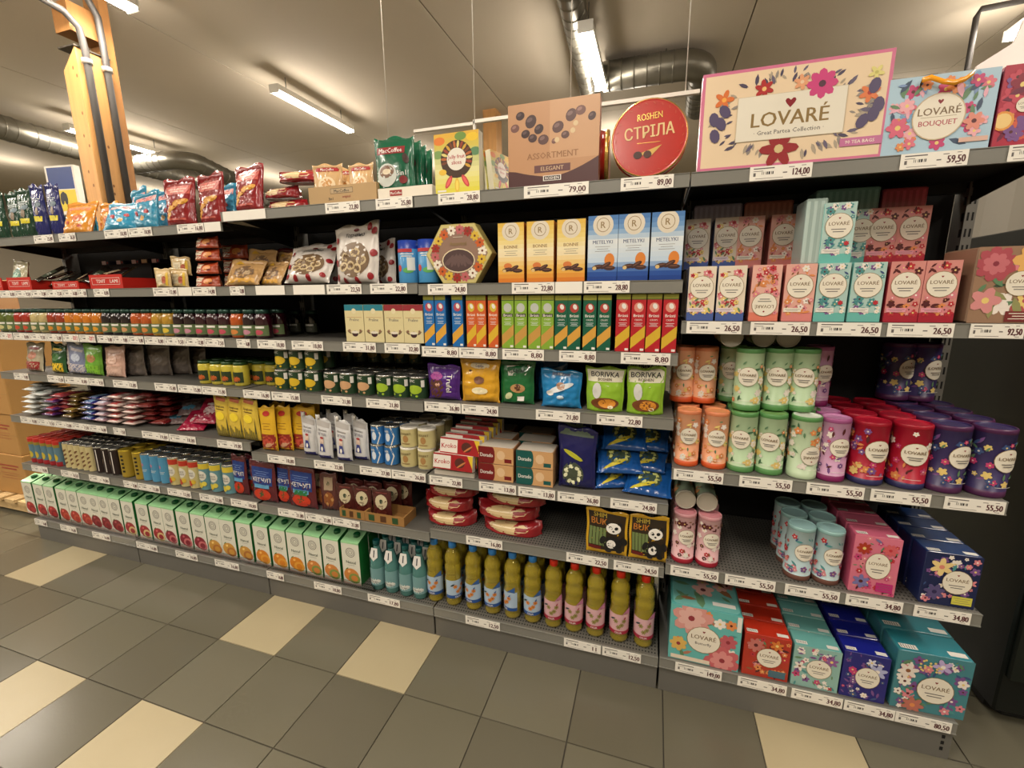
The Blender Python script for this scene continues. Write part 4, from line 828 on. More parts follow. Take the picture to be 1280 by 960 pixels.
# crisps on the top shelf
def crisps(txt, a, c2, c3):
    def draw(q, w, h):
        q.rect(-w*.40, h*.66, w*.40, h*.84, a); q.lines(0, h*.77, w*.6, 2, h*.05, c2, .006)
        q.ell(-w*.1, h*.42, w*.30, h*.07, c3, 12, .5); q.ell(w*.22, h*.5, w*.17, h*.055, c3, 12, .2); q.ell(-w*.28, h*.22, w*.12, h*.06, c3, 12, .8)
        q.rect(-w*.35, h*.12, w*.3, h*.16, a)
    return draw
SG = 'crisp and snack bags on the top shelf'
red_b = bag_p('crisp_bag', 'crisp bag', .165, .205, .085, foil(150, 18, 22), 3, crisps('', ink(206, 84, 70), ink(240, 190, 170), ink(222, 150, 24)), .010)
blu_b = bag_p('snack_bag', 'snack bag', .17, .165, .085, foil(40, 150, 190), 5, lambda q, w, h: (q.rect(-w*.44, h*.74, w*.44, h*.88, ink(232, 150, 140)), q.lines(0, h*.82, w*.6, 2, h*.05, ink(206, 60, 50), .004), q.ell(-w*.22, h*.42, w*.09, w*.07, ink(206, 60, 60), 10), q.ell(w*.2, h*.46, w*.08, w*.06, ink(206, 70, 70), 10), q.ell(w*.05, h*.28, w*.1, w*.07, ink(226, 170, 90), 10), q.ell(-w*.05, h*.58, w*.07, w*.05, ink(226, 226, 226), 10)), .012)
ora_b = bag_p('snack_bag', 'snack bag', .17, .17, .085, foil(226, 140, 24), 6, lambda q, w, h: (q.rect(-w*.4, h*.72, w*.35, h*.84, ink(236, 120, 80)), q.ell(w*.05, h*.45, w*.2, h*.12, ink(206, 90, 20), 12), q.ell(-w*.25, h*.3, w*.06, w*.05, ink(190, 30, 24), 10), q.ell(w*.2, h*.2, w*.08, w*.05, ink(190, 60, 24), 10)), .012)
def tallb(q, w, h): q.lines(0, h*.74, w*.6, 2, h*.04, ink(190, 200, 200), .004); q.ell(0, h*.5, w*.14, h*.09, ink(150, 130, 110), 10); q.rect(-w*.34, h*.30, w*.34, h*.40, ink(226, 208, 30)); q.ell(w*.1, h*.62, w*.25, h*.05, ink(120, 140, 150), 10, .3)
grn_t = bag_p('standing_bag', 'snack bag', .095, .24, .06, foil(14, 62, 42), 8, tallb, .008, .04); blu_t = bag_p('standing_bag', 'snack bag', .09, .25, .06, foil(26, 34, 110), 9, tallb, .008, .04)
for i, (px, y) in enumerate(((6, .04), (27, .06), (40, .03))): lay(grn_t, '0K', px, y+.03, f'tall dark green foil bag with yellow label, {ORD[i]} from the end', SG, rz=.1)
for i, (px, y) in enumerate(((57, .03), (76, .04))): lay(blu_t, '0K', px, y+.03, f'tall dark blue foil bag with yellow label, {["beside the green ones", "beside the orange bags"][i]}', SG, rz=.05)
lay(blu_b, '0L', 112, .2, 'dark backed snack bag peeping above the orange bags', SG, z=.02, sc=.9)
lay(ora_b, '0K', 97, .06, 'crumpled orange snack bag, nearer the blue standing bags', SG, rz=.2, rx=-.35); lay(ora_b, '0L', 124, .07, 'crumpled orange snack bag, nearer the turquoise bags', SG, rz=-.1, rx=-.1, sc=1.08)
lay(blu_b, '0L', 150, .06, 'turquoise snack bag lying lowest beside the orange one', SG, rz=.35, rx=-.5, sc=.95); lay(blu_b, '0L', 184, .06, 'turquoise snack bag in front of the red crisps', SG, rz=-.05, rx=-.12)
lay(blu_b, '0L', 178, .17, 'turquoise snack bag standing tall behind its neighbours', SG, sc=(.75, .8, 1.25), rz=-.1, z=.01); lay(blu_b, '0L', 212, .19, 'turquoise snack bag half hidden behind the red crisps', SG, rz=-.1, z=.02, sc=1.1); lay(blu_b, '0M', 283, .2, 'turquoise snack bag sliver between the red bags', SG, sc=.95)
lay(red_b, '0L', 229, .06, 'red crisp bag with yellow swirl, first of the front pair', SG, rz=.1, rx=-.06); lay(red_b, '0L', 262, .055, 'red crisp bag with yellow swirl, second of the front pair', SG, rz=-.1, rx=-.03, sc=(1.02, 1, 1.04))
lay(red_b, '0M', 313, .06, 'red crisp bag beside the flat wafer packs', SG, rz=-.1, rx=-.1, sc=(1, 1, .92))
# flat round wafer packs on top shelf, also on lower sweets shelf
def wafer(q, w, h): q.ell(0, h*.42, w*.36, h*.36, ink(222, 200, 156), 18); q.ell(0, h*.42, w*.24, h*.22, ink(226, 206, 160), 14); q.rect(-w*.2, h*.78, w*.2, h*.88, ink(120, 14, 20)); q.text('Wafer', 0, h*.83, h*.08, WHITE, w*.3)
waf = bag_p('wafer_pack', 'wafer pack', wpx('5N', 534, 598, .01), .058, .15, foil(158, 22, 28), 14, lambda q, w, h: (q.ell(0, h*.48, w*.33, h*.36, ink(206, 176, 120), 16), q.rect(-w*.26, h*.50, w*.26, h*.56, ink(232, 214, 170)), q.rect(-w*.30, h*.34, w*.30, h*.38, ink(226, 200, 150)), q.rect(w*.12, h*.2, w*.3, h*.75, ink(150, 20, 26))), .006, .04, .05, 16, 12, gus=True)
for i, (px, z, y, rz) in enumerate(((362, .0, .09, .1), (352, .055, .09, -.1), (376, .11, .10, .2))): lay(waf, '0M', px, y, f'flat red wafer pack on the top shelf, {["lowest", "middle one", "uppermost"][i]}', 'red wafer packs', z=z, rz=rz, sc=(.8, .8, .75))
for i, (px, z, rz) in enumerate(((566, 0, .05), (562, .057, -.05), (568, .114, .08), (641, 0, -.08), (636, .057, .06), (645, .114, -.05))):
    o = lay(waf, '5N', px, .10, 'large red wafer pack, ' + ['bottom of first pile', 'middle of first pile', 'top of first pile', 'bottom of second pile', 'middle of second pile', 'top of second pile'][i], 'red wafer packs', z=z, rz=rz, sc=(1.0 if i < 3 else 1.15, 1, .97))
# tan coffee bags in their tray
tw2 = wpx('0M', 386, 470, .01); tray = open_tray(tw2, .062, .13, mat((176, 146, 104), .7, var=.1)); tp = Proto('display_tray', 'tray', tray, .13, .06)
q = MB(); q.map = flat(-.065); q.rect(-.05, .033, .05, .052, ink(90, 70, 44)); q.rect(-.0485, .0345, .0485, .0505, ink(186, 156, 112)); q.text('MacCoffee', 0, .042, .011, BLACK, .09); q.text('original', .02, .021, .009, ink(150, 50, 40), .05); q.text('3in1', -.05, .016, .010, BLACK, .03); tp.part('front_print', q)
inst(tp, (Xat(428, D+.01, zt('0M')), D+.075, zt('0M')+.001), 'brown cardboard display tray holding tan coffee bags', None)
def tanb(q, w, h): q.rect(-w*.4, h*.83, w*.4, h*.93, ink(180, 30, 30)); q.text('MacCoffee', 0, h*.88, h*.065, WHITE, w*.7); q.ell(0, h*.5, w*.3, h*.2, ink(232, 206, 160), 16); q.ell(0, h*.52, w*.2, h*.13, ink(206, 140, 60), 14); q.rect(w*.1, h*.42, w*.4, h*.47, ink(180, 30, 30))
tan = bag_p('coffee_bag', 'coffee bag', .13, .15, .05, foil(214, 170, 110), 20, tanb, .006, .04)
lay(tan, '0M', 413, .05, 'tan coffee bag with red band, standing in the cardboard tray', 'tan coffee bags', rz=.05, sc=(1, .8, 1)); lay(tan, '0M', 454, .06, 'orange tan coffee bag nearer the green pouches', 'tan coffee bags', rz=-.1, sc=(.9, .8, .95))
lay(tan, '0M', 432, .10, 'tan coffee bag behind the tray pair', 'tan coffee bags', rz=.1, sc=(.95, .7, .98))
def macg(q, w, h):
    q.rect(-w*.42, h*.72, w*.30, h*.84, ink(150, 26, 30)); q.text('MacCoffee', -w*.06, h*.78, h*.08, WHITE, w*.66); q.ell(-w*.15, h*.36, w*.27, h*.2, ink(196, 200, 190), 18); q.ell(-w*.15, h*.42, w*.2, h*.11, ink(120, 76, 44), 14); q.ell(-w*.15, h*.42, w*.12, h*.05, ink(226, 206, 170), 12)
    q.text('3in1', w*.24, h*.38, h*.09, ink(214, 214, 206), w*.3); q.ell(w*.34, h*.62, w*.07, h*.1, ink(60, 30, 24), 8, .5); q.ell(w*.28, h*.26, w*.1, h*.07, ink(130, 20, 24), 10)
mac = bag_p('coffee_pouch', 'coffee bag', .165, .20, .05, foil(12, 96, 62), 23, macg, .004, .03, .06)
for i, (px, y) in enumerate(((500, .04), (509, .085), (514, .125), (520, .165))): lay(mac, '0M', px-4, y, f'green coffee pouch, {["front one showing a white cup", "second in the row", "third in the row", "hindmost in the row"][i]}', 'green coffee pouches', z=.01, rz=-.05)
tw3 = wpx('0M', 474, 541, .01); b = open_tray(tw3, .034, .21, mat((224, 216, 200), .6)); tp2 = Proto('display_tray', 'tray', b, .19, .03); q = MB(); q.map = flat(-.105); q.rect(-.06, .006, -.01, .026, ink(170, 40, 36)); q.text('MacCoffee', -.035, .016, .009, WHITE, .045); tp2.part('front_print', q)
inst(tp2, (Xat(506, D+.005, zt('0M')), D+.11, zt('0M')+.001), 'white cardboard tray under the green coffee pouches', None)

# --- row 1 left ------------------------------------------------------------------------
trm = mat((186, 36, 26), .4, coat=.2); rt = MB()
tw4 = .20; rt.box(-tw4/2, tw4/2, -.12, -.117, 0, .065, trm); rt.box(-tw4/2, tw4/2, .117, .12, 0, .05, trm); rt.box(-tw4/2, -tw4/2+.003, -.117, .117, 0, .05, trm); rt.box(tw4/2-.003, tw4/2, -.117, .117, 0, .05, trm); rt.box(-tw4/2, tw4/2, -.117, .117, 0, .003, trm)
tsv = Proto('red_tray', 'tray', rt, .24, .06); q = MB(); q.map = flat(-.12); q.rect(-.085, .018, .085, .05, WHITE); q.rect(-.0835, .0195, .0835, .0485, trm); q.text('TSVIT', -.03, .034, .016, WHITE, .09); q.text('LAMI', .05, .034, .016, WHITE, .05); tsv.part('front_print', q)
for px, w_, lab in ((30, .8, 'red display tray nearest the shelf end'), (62, 1.0, 'red display tray in the middle, filled with dark bars'), (118, 1.0, 'low red display tray beside the lettered one'), (168, 1.15, 'red display tray with white lettering, by the yellow bags')):
    lay(tsv, '1K' if px < 150 else '1L', px, .128, lab, 'red sweets trays', sc=(w_, 1, 1 if px != 118 else .6))
def bar_p(col, c2, seed): return bag_p('chocolate_bar', 'chocolate bar', .045, .15, .018, foil(*col), seed, lambda q, w, h: (q.rect(-w*.35, h*.25, w*.35, h*.7, c2), q.lines(0, h*.5, w*.5, 2, .012, WHITE, .003)), .003, .02, .06, 8, 12)
bars = [bar_p((40, 34, 26), ink(60, 70, 50), 31), bar_p((60, 20, 20), ink(190, 160, 120), 32), bar_p((90, 70, 40), ink(40, 30, 20), 33)]
rn = random.Random(9); n = 0
for px in (46, 54, 62, 70, 80, 92, 108, 122, 134):
    lay(bars[n % 3], '1K', px, .03+.02*(n % 3), f'dark wrapped chocolate bar leaning in red trays, {ORD[n]} along', 'dark chocolate bars', z=.02+.012*(n % 2), rx=-1.0-.2*(n % 2), rz=.3*math.sin(n*2.3), ry=.2*math.cos(n)); n += 1
clb = mat((206, 208, 200), .15, var=.1, trans=.6, bump=.3, bscale=20)
gb = bag_p('clear_bag', 'snack bag', .13, .16, .07, mat((176, 170, 140), .2, coat=.5, var=.3, bump=.3, bscale=20), 35, lambda q, w, h: (q.ell(0, h*.45, w*.3, h*.28, ink(40, 110, 80), 14), q.ell(0, h*.45, w*.15, h*.14, ink(150, 200, 170), 12)), .01)
lay(gb, '1K', 25, .07, 'clear and green snack bag at the far shelf end', None, rx=-.2)
mini = box_p('wrapped_bar_box', 'sweets pack', .055, .02, .1, ink(30, 24, 60), lambda q, w, h: (q.rect(-w/2, 0, w*.1, h, ink(220, 200, 210)), q.ell(w*.3, h/2, w*.1, h*.3, ink(200, 40, 50), 8)))
mini2 = box_p('wrapped_bar_box', 'sweets pack', .05, .022, .1, ink(60, 30, 20), lambda q, w, h: (q.rect(-w*.4, h*.1, w*.4, h*.9, ink(214, 196, 150)),))
for i, (px, pp) in enumerate(((145, mini), (163, mini), (182, mini), (193, mini2), (207, mini))): lay(pp, '1L', px, .3, f'small pack high at back behind the lettered red tray, {ORD[i]} along', 'small packs on a riser', z=.135)
b = MB(); b.box(-.2, .2, -.06, .06, 0, .134, blackm); lay(Proto('riser_block', 'riser', b, .12, .13), '1L', 176, .31, 'black riser block behind the red trays', None)
yb = bag_p('sweets_bag', 'sweets bag', .1, .085, .04, foil(222, 190, 130), 37, lambda q, w, h: (q.rect(-w*.36, h*.2, w*.05, h*.7, ink(226, 210, 170)), q.ell(w*.18, h*.4, w*.13, h*.2, ink(190, 90, 60), 12), q.lines(-w*.15, h*.55, w*.3, 3, h*.1, GREYTXT, .0015), q.rect(w*.28, h*.1, w*.4, h*.8, ink(226, 180, 30))), .006, .05)
for i, (px, z, y) in enumerate(((206, 0, .03), (226, .0, .06), (222, .055, .06))): lay(yb, '1L', px, y, f'cream and yellow small sweets bag, {["front", "at the side", "on top"][i]}', 'cream sweets bags', z=z, rz=.1*i)
op = bag_p('biscuit_pack', 'biscuit pack', .125, .062, .09, foil(190, 66, 26), 39, lambda q, w, h: (q.rect(-w*.42, h*.12, -w*.05, h*.85, ink(226, 210, 180)), q.lines(-w*.24, h*.65, w*.26, 3, h*.16, GREYTXT, .002), q.ell(w*.2, h*.5, w*.16, h*.25, ink(226, 140, 60), 12), q.ell(w*.3, h*.35, w*.06, h*.1, ink(120, 20, 20), 8)), .006, .02, .05, gus=True)
for i in range(4): lay(op, '1L', 262, .06, f'orange biscuit pack in the tall pile, {["bottom", "second up", "third up", "topmost"][i]}', 'orange biscuit packs', z=.049*i, rz=.06*(-1)**i, sc=(1, 1, .78))
for i in range(3): lay(op, '1L', 296, .19, f'dark orange pack behind the piles, {["low", "middle", "high"][i]}', 'orange biscuit packs', z=.058*i, rz=.1*i)
cb = bag_p('biscuit_bag', 'biscuit bag', .17, .13, .075, foil(196, 150, 90), 41, lambda q, w, h: (q.ell(0, h*.45, w*.3, h*.3, ink(120, 90, 60), 16), q.ell(-w*.1, h*.5, w*.1, h*.1, ink(190, 160, 120), 10), q.ell(w*.12, h*.4, w*.1, h*.12, ink(190, 160, 120), 10), q.rect(-w*.4, h*.04, w*.4, h*.18, ink(226, 160, 30)), q.poly([(-w*.4, h*.8), (-w*.1, h*.8), (-w*.3, h*.98)], ink(214, 160, 30))), .012)
for i, (px, y, z, rx) in enumerate(((303, .05, 0, -.6), (330, .06, 0, -.5), (318, .12, .05, -.3), (345, .14, .04, -.4))): lay(cb, '1L' if px < 318 else '1M', px, y, f'clear bag of biscuits with yellow print, {["first, low", "second, low", "third, on top", "fourth, on top"][i]}', 'yellow biscuit bags', z=z, rx=rx, rz=.2*(-1)**i)
def trub(q, w, h):
    q.ell(0, h*.40, w*.36, h*.30, ink(120, 92, 60), 18)
    for u, v, a in ((-.18, .45, .3), (.05, .52, -.2), (.2, .38, .5), (-.05, .3, .1), (.12, .25, -.4), (-.22, .28, .7)): q.ell(u*w, v*h, w*.10, h*.08, ink(206, 180, 130), 12, a); q.ell(u*w, v*h, w*.07, h*.045, ink(110, 80, 50), 10, a)
    q.text('Торчино', 0, h*.82, h*.07, BLACK, w*.5); q.ell(0, h*.91, w*.06, h*.03, ink(120, 20, 24), 10)
    for u, v in ((-.42, .1), (.4, .12), (-.44, .75), (.42, .86), (.3, .93), (.43, .5), (-.4, .35), (.1, .05), (-.2, .04)): q.ell(u*w, v*h, w*.055, h*.06, ink(170, 24, 30), 12)
tr1 = bag_p('cookie_bag', 'cookie bag', .21, .23, .10, foil(222, 214, 204), 43, trub, .012, .06)
G = 'white cookie bags with red dots'
lay(tr1, '1M', 448, .07, 'white bag of ring cookies with red dots, upright one', G, rz=-.05, rx=-.08); lay(tr1, '1M', 384, .06, 'white bag of ring cookies with red dots, slumped one', G, rz=.15, rx=-.55, sc=(1, 1, .8)); lay(tr1, '1M', 405, .17, 'white cookie bag behind the slumped one', G, rz=.1, rx=-.2, sc=(.9, .9, .8)); lay(tr1, '1M', 478, .17, 'white cookie bag in shade beside the blue canisters', G, rz=-.2, sc=(.8, .8, .75))
dr = bag_p('snack_bag', 'snack bag', .2, .17, .09, foil(110, 14, 16), 45, lambda q, w, h: (q.rect(-w*.3, h*.5, w*.3, h*.6, ink(150, 60, 40)),), .012)
for i, px in enumerate((322, 352, 376)): lay(dr, '1M', px, .26, f'dark red snack bag in the shade behind biscuits, {ORD[i]} along', 'dark red bags at the back', rz=.1*i)

# --- row 2 left: jars -------------------------------------------------------------------
def jar_p(col, lid, lab, pic, r, h):
    b = MB(); body = mat(col, .12, coat=1, var=.35, scale=60)
    b.lathe([(r*.85, 0), (r, .006), (r, h*.70), (r*.82, h*.82), (r*.78, h*.86)], body, 16)
    p = Proto('preserve_jar', 'jar', b, 2*r, h); q = MB(); q.lathe([(r*.84, h*.86), (r*.86, h*.87), (r*.86, h*.985), (r*.80, h)], lid, 16); p.part('lid', q)
    q = MB(); q.curved = 1; q.map = cyl(r*1.004); W = r*2.6; q.rect(-W/2, h*.10, W/2, h*.46, lab); q.rect(-W*.3, h*.36, W*.3, h*.43, WHITE); q.ell(0, h*.22, r*.62, h*.09, pic, 12); q.rect(-W*.48, h*.2, -W*.38, h*.4, WHITE); return p.part('label_print', q)
jr = wpx('2L', 243, 257, .03)/2*1.0; jh = hpx('2L', 250, 387, .03)
jcols = [('green', (84, 96, 40)), ('tomato red', (150, 40, 24)), ('pale cream', (176, 160, 110)), ('rust red', (140, 50, 24)), ('amber orange', (190, 110, 20)), ('black plum', (24, 14, 18)), ('orange', (170, 76, 24)), ('golden yellow', (170, 130, 40)), ('dark cherry', (30, 10, 16)), ('dark cherry', (44, 8, 20))]
lidm = mat((30, 60, 50), .3, metal=.5); lb = ink(96, 116, 70)
pics = [ink(200, 190, 120), ink(214, 70, 40), ink(214, 190, 140), ink(214, 130, 20), ink(226, 150, 20), ink(216, 150, 90), ink(222, 130, 50), ink(226, 190, 40), ink(200, 130, 150), ink(206, 70, 90)]
jars = [jar_p(c, lidm, lb, pics[i], jr*.92, jh) for i, (n_, c) in enumerate(jcols)]
step = 2*jr*1.02; x = Xat(8, D+.05, zt('2K')); seq = [0, 0, 1, 1, 2, 2, 3, 3, 4, 4, 4, 4, 5, 5, 5, 6, 6, 7, 7, 8, 8, 9, 9, 9, 6, 8, 9]
xe = Xat(340, D+.05, zt('2L')); step = (xe-x)/len(seq); cnt = {}
for i, s in enumerate(seq):
    k = cnt.get(jcols[s][0], 0); cnt[jcols[s][0]] = k+1
    for m in range(2):
        lab = f'{jcols[s][0]} preserve jar with green lid, {ORD[k]} of its colour'+('' if m == 0 else ', the one behind')
        inst(jars[s], (x+step*(i+.5), D+.05+m*.085, zt('2K')+.0005), lab, 'preserve jars', sc=(min(1.15, step/(2*jr*.94)),)*2+(1,))
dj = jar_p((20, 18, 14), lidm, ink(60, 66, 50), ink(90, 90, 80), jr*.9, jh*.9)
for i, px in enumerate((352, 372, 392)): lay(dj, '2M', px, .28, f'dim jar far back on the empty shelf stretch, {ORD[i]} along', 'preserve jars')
# --- row 3 left: pasta bags, yellow jars, cans -----------------------------------------------
def pl(c1, c2, c3, seed, wd=.12, hh=.16): return bag_p('grain_bag', 'grain bag', wd, hh, .07, c1, seed, lambda q, w, h: (q.rect(-w*.42, h*.04, w*.42, h*.34, c2), q.ell(0, h*.55, w*.25, h*.14, c3, 12), q.rect(-w*.3, h*.76, w*.3, h*.84, c2)), .010)
gg = 'grain and crouton bags'
lay(pl(mat((176, 166, 140), .2, coat=.6, bump=.3, bscale=20, var=.2), ink(160, 30, 30), ink(200, 120, 90), 51, .15), '3K', 45, .06, 'clear grain bag with a red lower half', gg, rx=-.15); lay(pl(foil(30, 90, 40), ink(236, 190, 20), ink(60, 120, 50), 52), '3K', 76, .06, 'dark green and yellow grain bag', gg, rx=-.1)
lay(pl(foil(196, 190, 186), ink(200, 170, 150), ink(210, 200, 190), 53, .08), '3K', 92, .07, 'narrow greyish white grain bag', gg); lay(pl(foil(130, 140, 176), ink(206, 196, 200), ink(190, 200, 220), 54), '3K', 101, .055, 'pale blue and white grain bag', gg, rz=.2, ry=.1)
lay(pl(foil(100, 170, 40), ink(130, 200, 40), ink(190, 130, 80), 55), '3K', 120, .055, 'bright lime green grain bag', gg, ry=.1, rz=.1); lay(pl(foil(206, 160, 140), ink(210, 170, 150), ink(220, 180, 160), 56, .15), '3K', 146, .055, 'pale pink translucent grain bag', gg, rx=-.1)
gy = pl(mat((110, 100, 92), .2, coat=.5, bump=.3, bscale=20, var=.25), ink(100, 90, 84), ink(120, 110, 100), 57, .13)
for i, px in enumerate((168, 185, 203, 222, 238)): lay(gy, '3L' if px > 172 else '3K', px, .10+.03*i, f'grey translucent bag in shade, {ORD[i]} along', gg, rz=.2)
yj = MB(); r = wpx('3L', 266, 281, .04)/2; hh = hpx('3L', 270, 452, .04); yj.lathe([(r*.9, 0), (r, .005), (r, hh*.82), (r*.85, hh*.9)], mat((190, 176, 60), .15, coat=1, var=.2), 14)
yp = Proto('mustard_jar', 'jar', yj, 2*r, hh); q = MB(); q.lathe([(r*.9, hh*.88), (r*.9, hh)], mat((40, 70, 34), .3), 14); yp.part('lid', q); q = MB(); q.curved = 1; q.map = cyl(r*1.004); q.rect(-r, hh*.15, r, hh*.6, ink(40, 60, 30)); q.ell(0, hh*.3, r*.6, hh*.13, ink(206, 90, 30), 10); yp.part('label_print', q)
row(yp, '3L', [252, 267, 281, 296], 'small yellow jar with dark green label', 'small yellow jars', 3, y=.03); row(yp, '3M', [320, 336], 'small yellow jar in shade by the cans', 'small yellow jars', 1, y=.09)
def can_p(r, h, col, top, draw, name='tin_can', cat='can'):
    b = MB(); silver = mat((190, 190, 184), .25, metal=.9, var=.03) if top is None else top
    b.lathe([(r*.94, 0, silver), (r, .004, silver), (r, .008, col), (r, h-.008, col), (r*1.01, h-.006, silver), (r*1.01, h-.001, silver), (r*.95, h, silver), (r*.93, h-.003, silver)], silver, 18)
    p = Proto(name, cat, b, 2*r, h); q = MB(); q.curved = 1; q.map = cyl(r*1.003); draw(q, 2.4*r, h); return p.part('label_print', q)
def vegcan(pic): return lambda q, w, h: (q.rect(-w/2, .01, w/2, h-.01, ink(34, 66, 38)), q.text('EPIC', -w*.12, h*.82, h*.11, WHITE, w*.42), q.ell(0, h*.45, w*.34, h*.2, pic, 12), q.ell(-w*.2, h*.2, w*.06, h*.05, pic, 8), q.ell(w*.1, h*.17, w*.06, h*.05, pic, 8), q.rect(w*.3, h*.55, w*.46, h*.85, WHITE))
cr = wpx('3M', 455, 474, .03)/2; chh = hpx('3M', 465, 468, .03)
c1, c2, c3 = (can_p(cr, chh, ink(40, 76, 44), None, vegcan(ink(*c))) for c in ((222, 180, 20), (214, 160, 110), (160, 196, 30)))
row(c1, '3M', [349, 367, 387], 'green sweetcorn can, lower tier', 'vegetable cans', 2, y=.02); row(c1, '3M', [349, 367, 387], 'green sweetcorn can, upper tier', 'vegetable cans', 2, y=.02, z=chh+.001)
row(c2, '3M', [411, 431, 453], 'green can with beige beans', 'vegetable cans', 3, y=.02); row(c3, '3M', [477, 498, 519], 'green can of peas with lime label', 'vegetable cans', 3, y=.02)
bk = can_p(cr*.95, chh*1.05, ink(60, 70, 30), None, vegcan(ink(150, 120, 40)))
for i, px in enumerate((418, 436, 452, 470, 486, 503, 519)): lay(bk, '3M', px, .32, f'dim can in the upper tier at the very back, {ORD[i]} along', 'vegetable cans', z=chh+.002); 
# --- row 4 left ---------------------------------------------------------------------------
def flatpack(w, t, d, col, c2, seed): return bag_p('flour_pack', 'food pack', w, d, t, foil(*col), seed, lambda q, w_, h_: (q.rect(-w_*.3, h_*.05, w_*.3, h_*.5, c2), q.lines(0, h_*.7, w_*.5, 2, h_*.1, WHITE, .002)), .004, .03, .05, 12, 10)
cols = [(36, (196, 200, 196), ink(214, 216, 210), 'white', 7), (47, (196, 200, 196), ink(170, 180, 176), 'greyish white', 6), (60, (90, 40, 110), ink(190, 50, 60), 'purple', 5), (71, (150, 50, 60), ink(200, 60, 60), 'red and violet', 5), (84, (90, 64, 24), ink(160, 130, 50), 'brown', 5), (95, (110, 84, 36), ink(60, 40, 20), 'olive brown', 5), (109, (40, 44, 130), ink(130, 170, 214), 'dark blue', 5), (124, (160, 120, 130), ink(220, 220, 240), 'mauve', 5), (141, (206, 180, 170), ink(190, 50, 50), 'pale pink', 6), (161, (206, 180, 170), ink(170, 60, 60), 'rosy white', 6)]
for px, c, c2, nm, n in cols:
    fp = flatpack(wpx('4K', px-7, px+7)*1.05, .034, .16, c, c2, px)
    for i in range(n): lay(fp, '4K', px-1+(i % 2), .012, f'{nm} flat food pack, {ORD[i]} from the bottom of its pile', 'piled flat food packs', z=.023*i+.006, rx=-1.57, rz=.0)
fp = flatpack(.10, .034, .16, (120, 26, 28), ink(150, 60, 50), 77)
for j, px in enumerate((178, 196)):
    for i in range(6-j): lay(fp, '4L' if px > 175 else '4K', px, .03+.03*j, f'dark red flat pack, {ORD[i]} up, {["nearer", "farther"][j]} pile by the rosy ones', 'piled flat food packs', z=.026*i+.006, rx=-1.57, rz=.15)
rb = bag_p('sweets_bag', 'sweets bag', .14, .15, .05, foil(170, 26, 60), 81, lambda q, w, h: (q.ell(0, h*.5, w*.3, h*.2, ink(220, 190, 190), 14), q.rect(-w*.3, h*.7, w*.3, h*.8, ink(240, 226, 226))), .012)
rb2 = bag_p('sweets_bag', 'sweets bag', .14, .15, .05, foil(130, 110, 110), 82, lambda q, w, h: (q.ell(-w*.1, h*.4, w*.3, h*.15, ink(70, 150, 190), 14), q.rect(-w*.3, h*.6, w*.3, h*.75, ink(160, 150, 150))), .012)
lay(rb2, '4L', 207, .06, 'grey and blue sweets bag slumped on the shelf', None, rx=-1.1, rz=.5); lay(rb2, '4L', 228, .12, 'grey and blue sweets bag lying behind', None, rx=-1.0, rz=.6, z=.03); lay(rb, '4L', 238, .05, 'pinkish red sweets bag slumped in front', None, rx=-1.1, rz=.3); lay(rb, '4L', 255, .08, 'pinkish red sweets bag next to the yellow pouches', None, rx=-.8, rz=.1, z=.02)
def yel(q, w, h): q.rect(-w*.3, h*.86, w*.3, h*.94, ink(206, 90, 30)); q.text('Spaghetti', 0, h*.74, h*.05, ink(90, 60, 10), w*.7); q.lines(0, h*.67, w*.5, 1, .01, ink(90, 60, 10), .004); q.ell(0, h*.52, w*.28, h*.1, ink(246, 214, 30), 14); [q.rect(w*(-.45+.1*i), h*.03, w*(-.38+.1*i), h*(.18+.13*((i*7) % 4)/3), ink(130, 116, 40)) for i in range(9)]; q.poly([(w*.33, h*.05), (w*.43, h*.05), (w*.38, h*.55)], ink(80, 80, 40))
w = wpx('4L', 302, 321, .03); yb2 = bag_p('pasta_pouch', 'pouch', w, hpx('4L', 312, 497, .03), .05, foil(226, 190, 50), 84, yel, .003, .02, .04)
for i, px in enumerate((283, 300, 317.5)): lay(yb2, '4L', px, .045-.004*i, f'golden yellow standing pouch with skyline, {ORD[i]} of three', 'yellow skyline pouches', rz=.02)
def sauce(q, w, h): q.rect(-w*.46, h*.03, w*.46, h*.38, ink(160, 40, 26)); q.ell(0, h*.22, w*.35, h*.12, ink(206, 70, 50), 12); q.ell(w*.1, h*.15, w*.3, h*.05, ink(206, 150, 110), 10, .4); q.ell(0, h*.84, w*.22, h*.06, ink(206, 40, 30), 12); q.lines(0, h*.62, w*.5, 3, h*.06, ink(150, 100, 20), .002)
w = wpx('4M', 344, 363, .03); sp = bag_p('sauce_pouch', 'pouch', w*1.05, hpx('4M', 352, 510, .03), .04, foil(236, 180, 20), 86, sauce, .004, .04, .05)
for i, px in enumerate((341, 355)): lay(sp, '4M', px-2, .04, f'yellow and red sauce pouch, {["by the shelf step", "next to it"][i]}', 'yellow sauce pouches')
lay(sp, '4M', 378, .06, 'broad yellow and red sauce pouch beside the white ones', 'yellow sauce pouches', sc=(1.5, 1, 1)); lay(sp, '4M', 352, .12, 'yellow sauce pouch behind the front pair', 'yellow sauce pouches'); lay(sp, '4M', 390, .14, 'yellow sauce pouch behind the broad one', 'yellow sauce pouches', sc=(1.4, 1, 1))
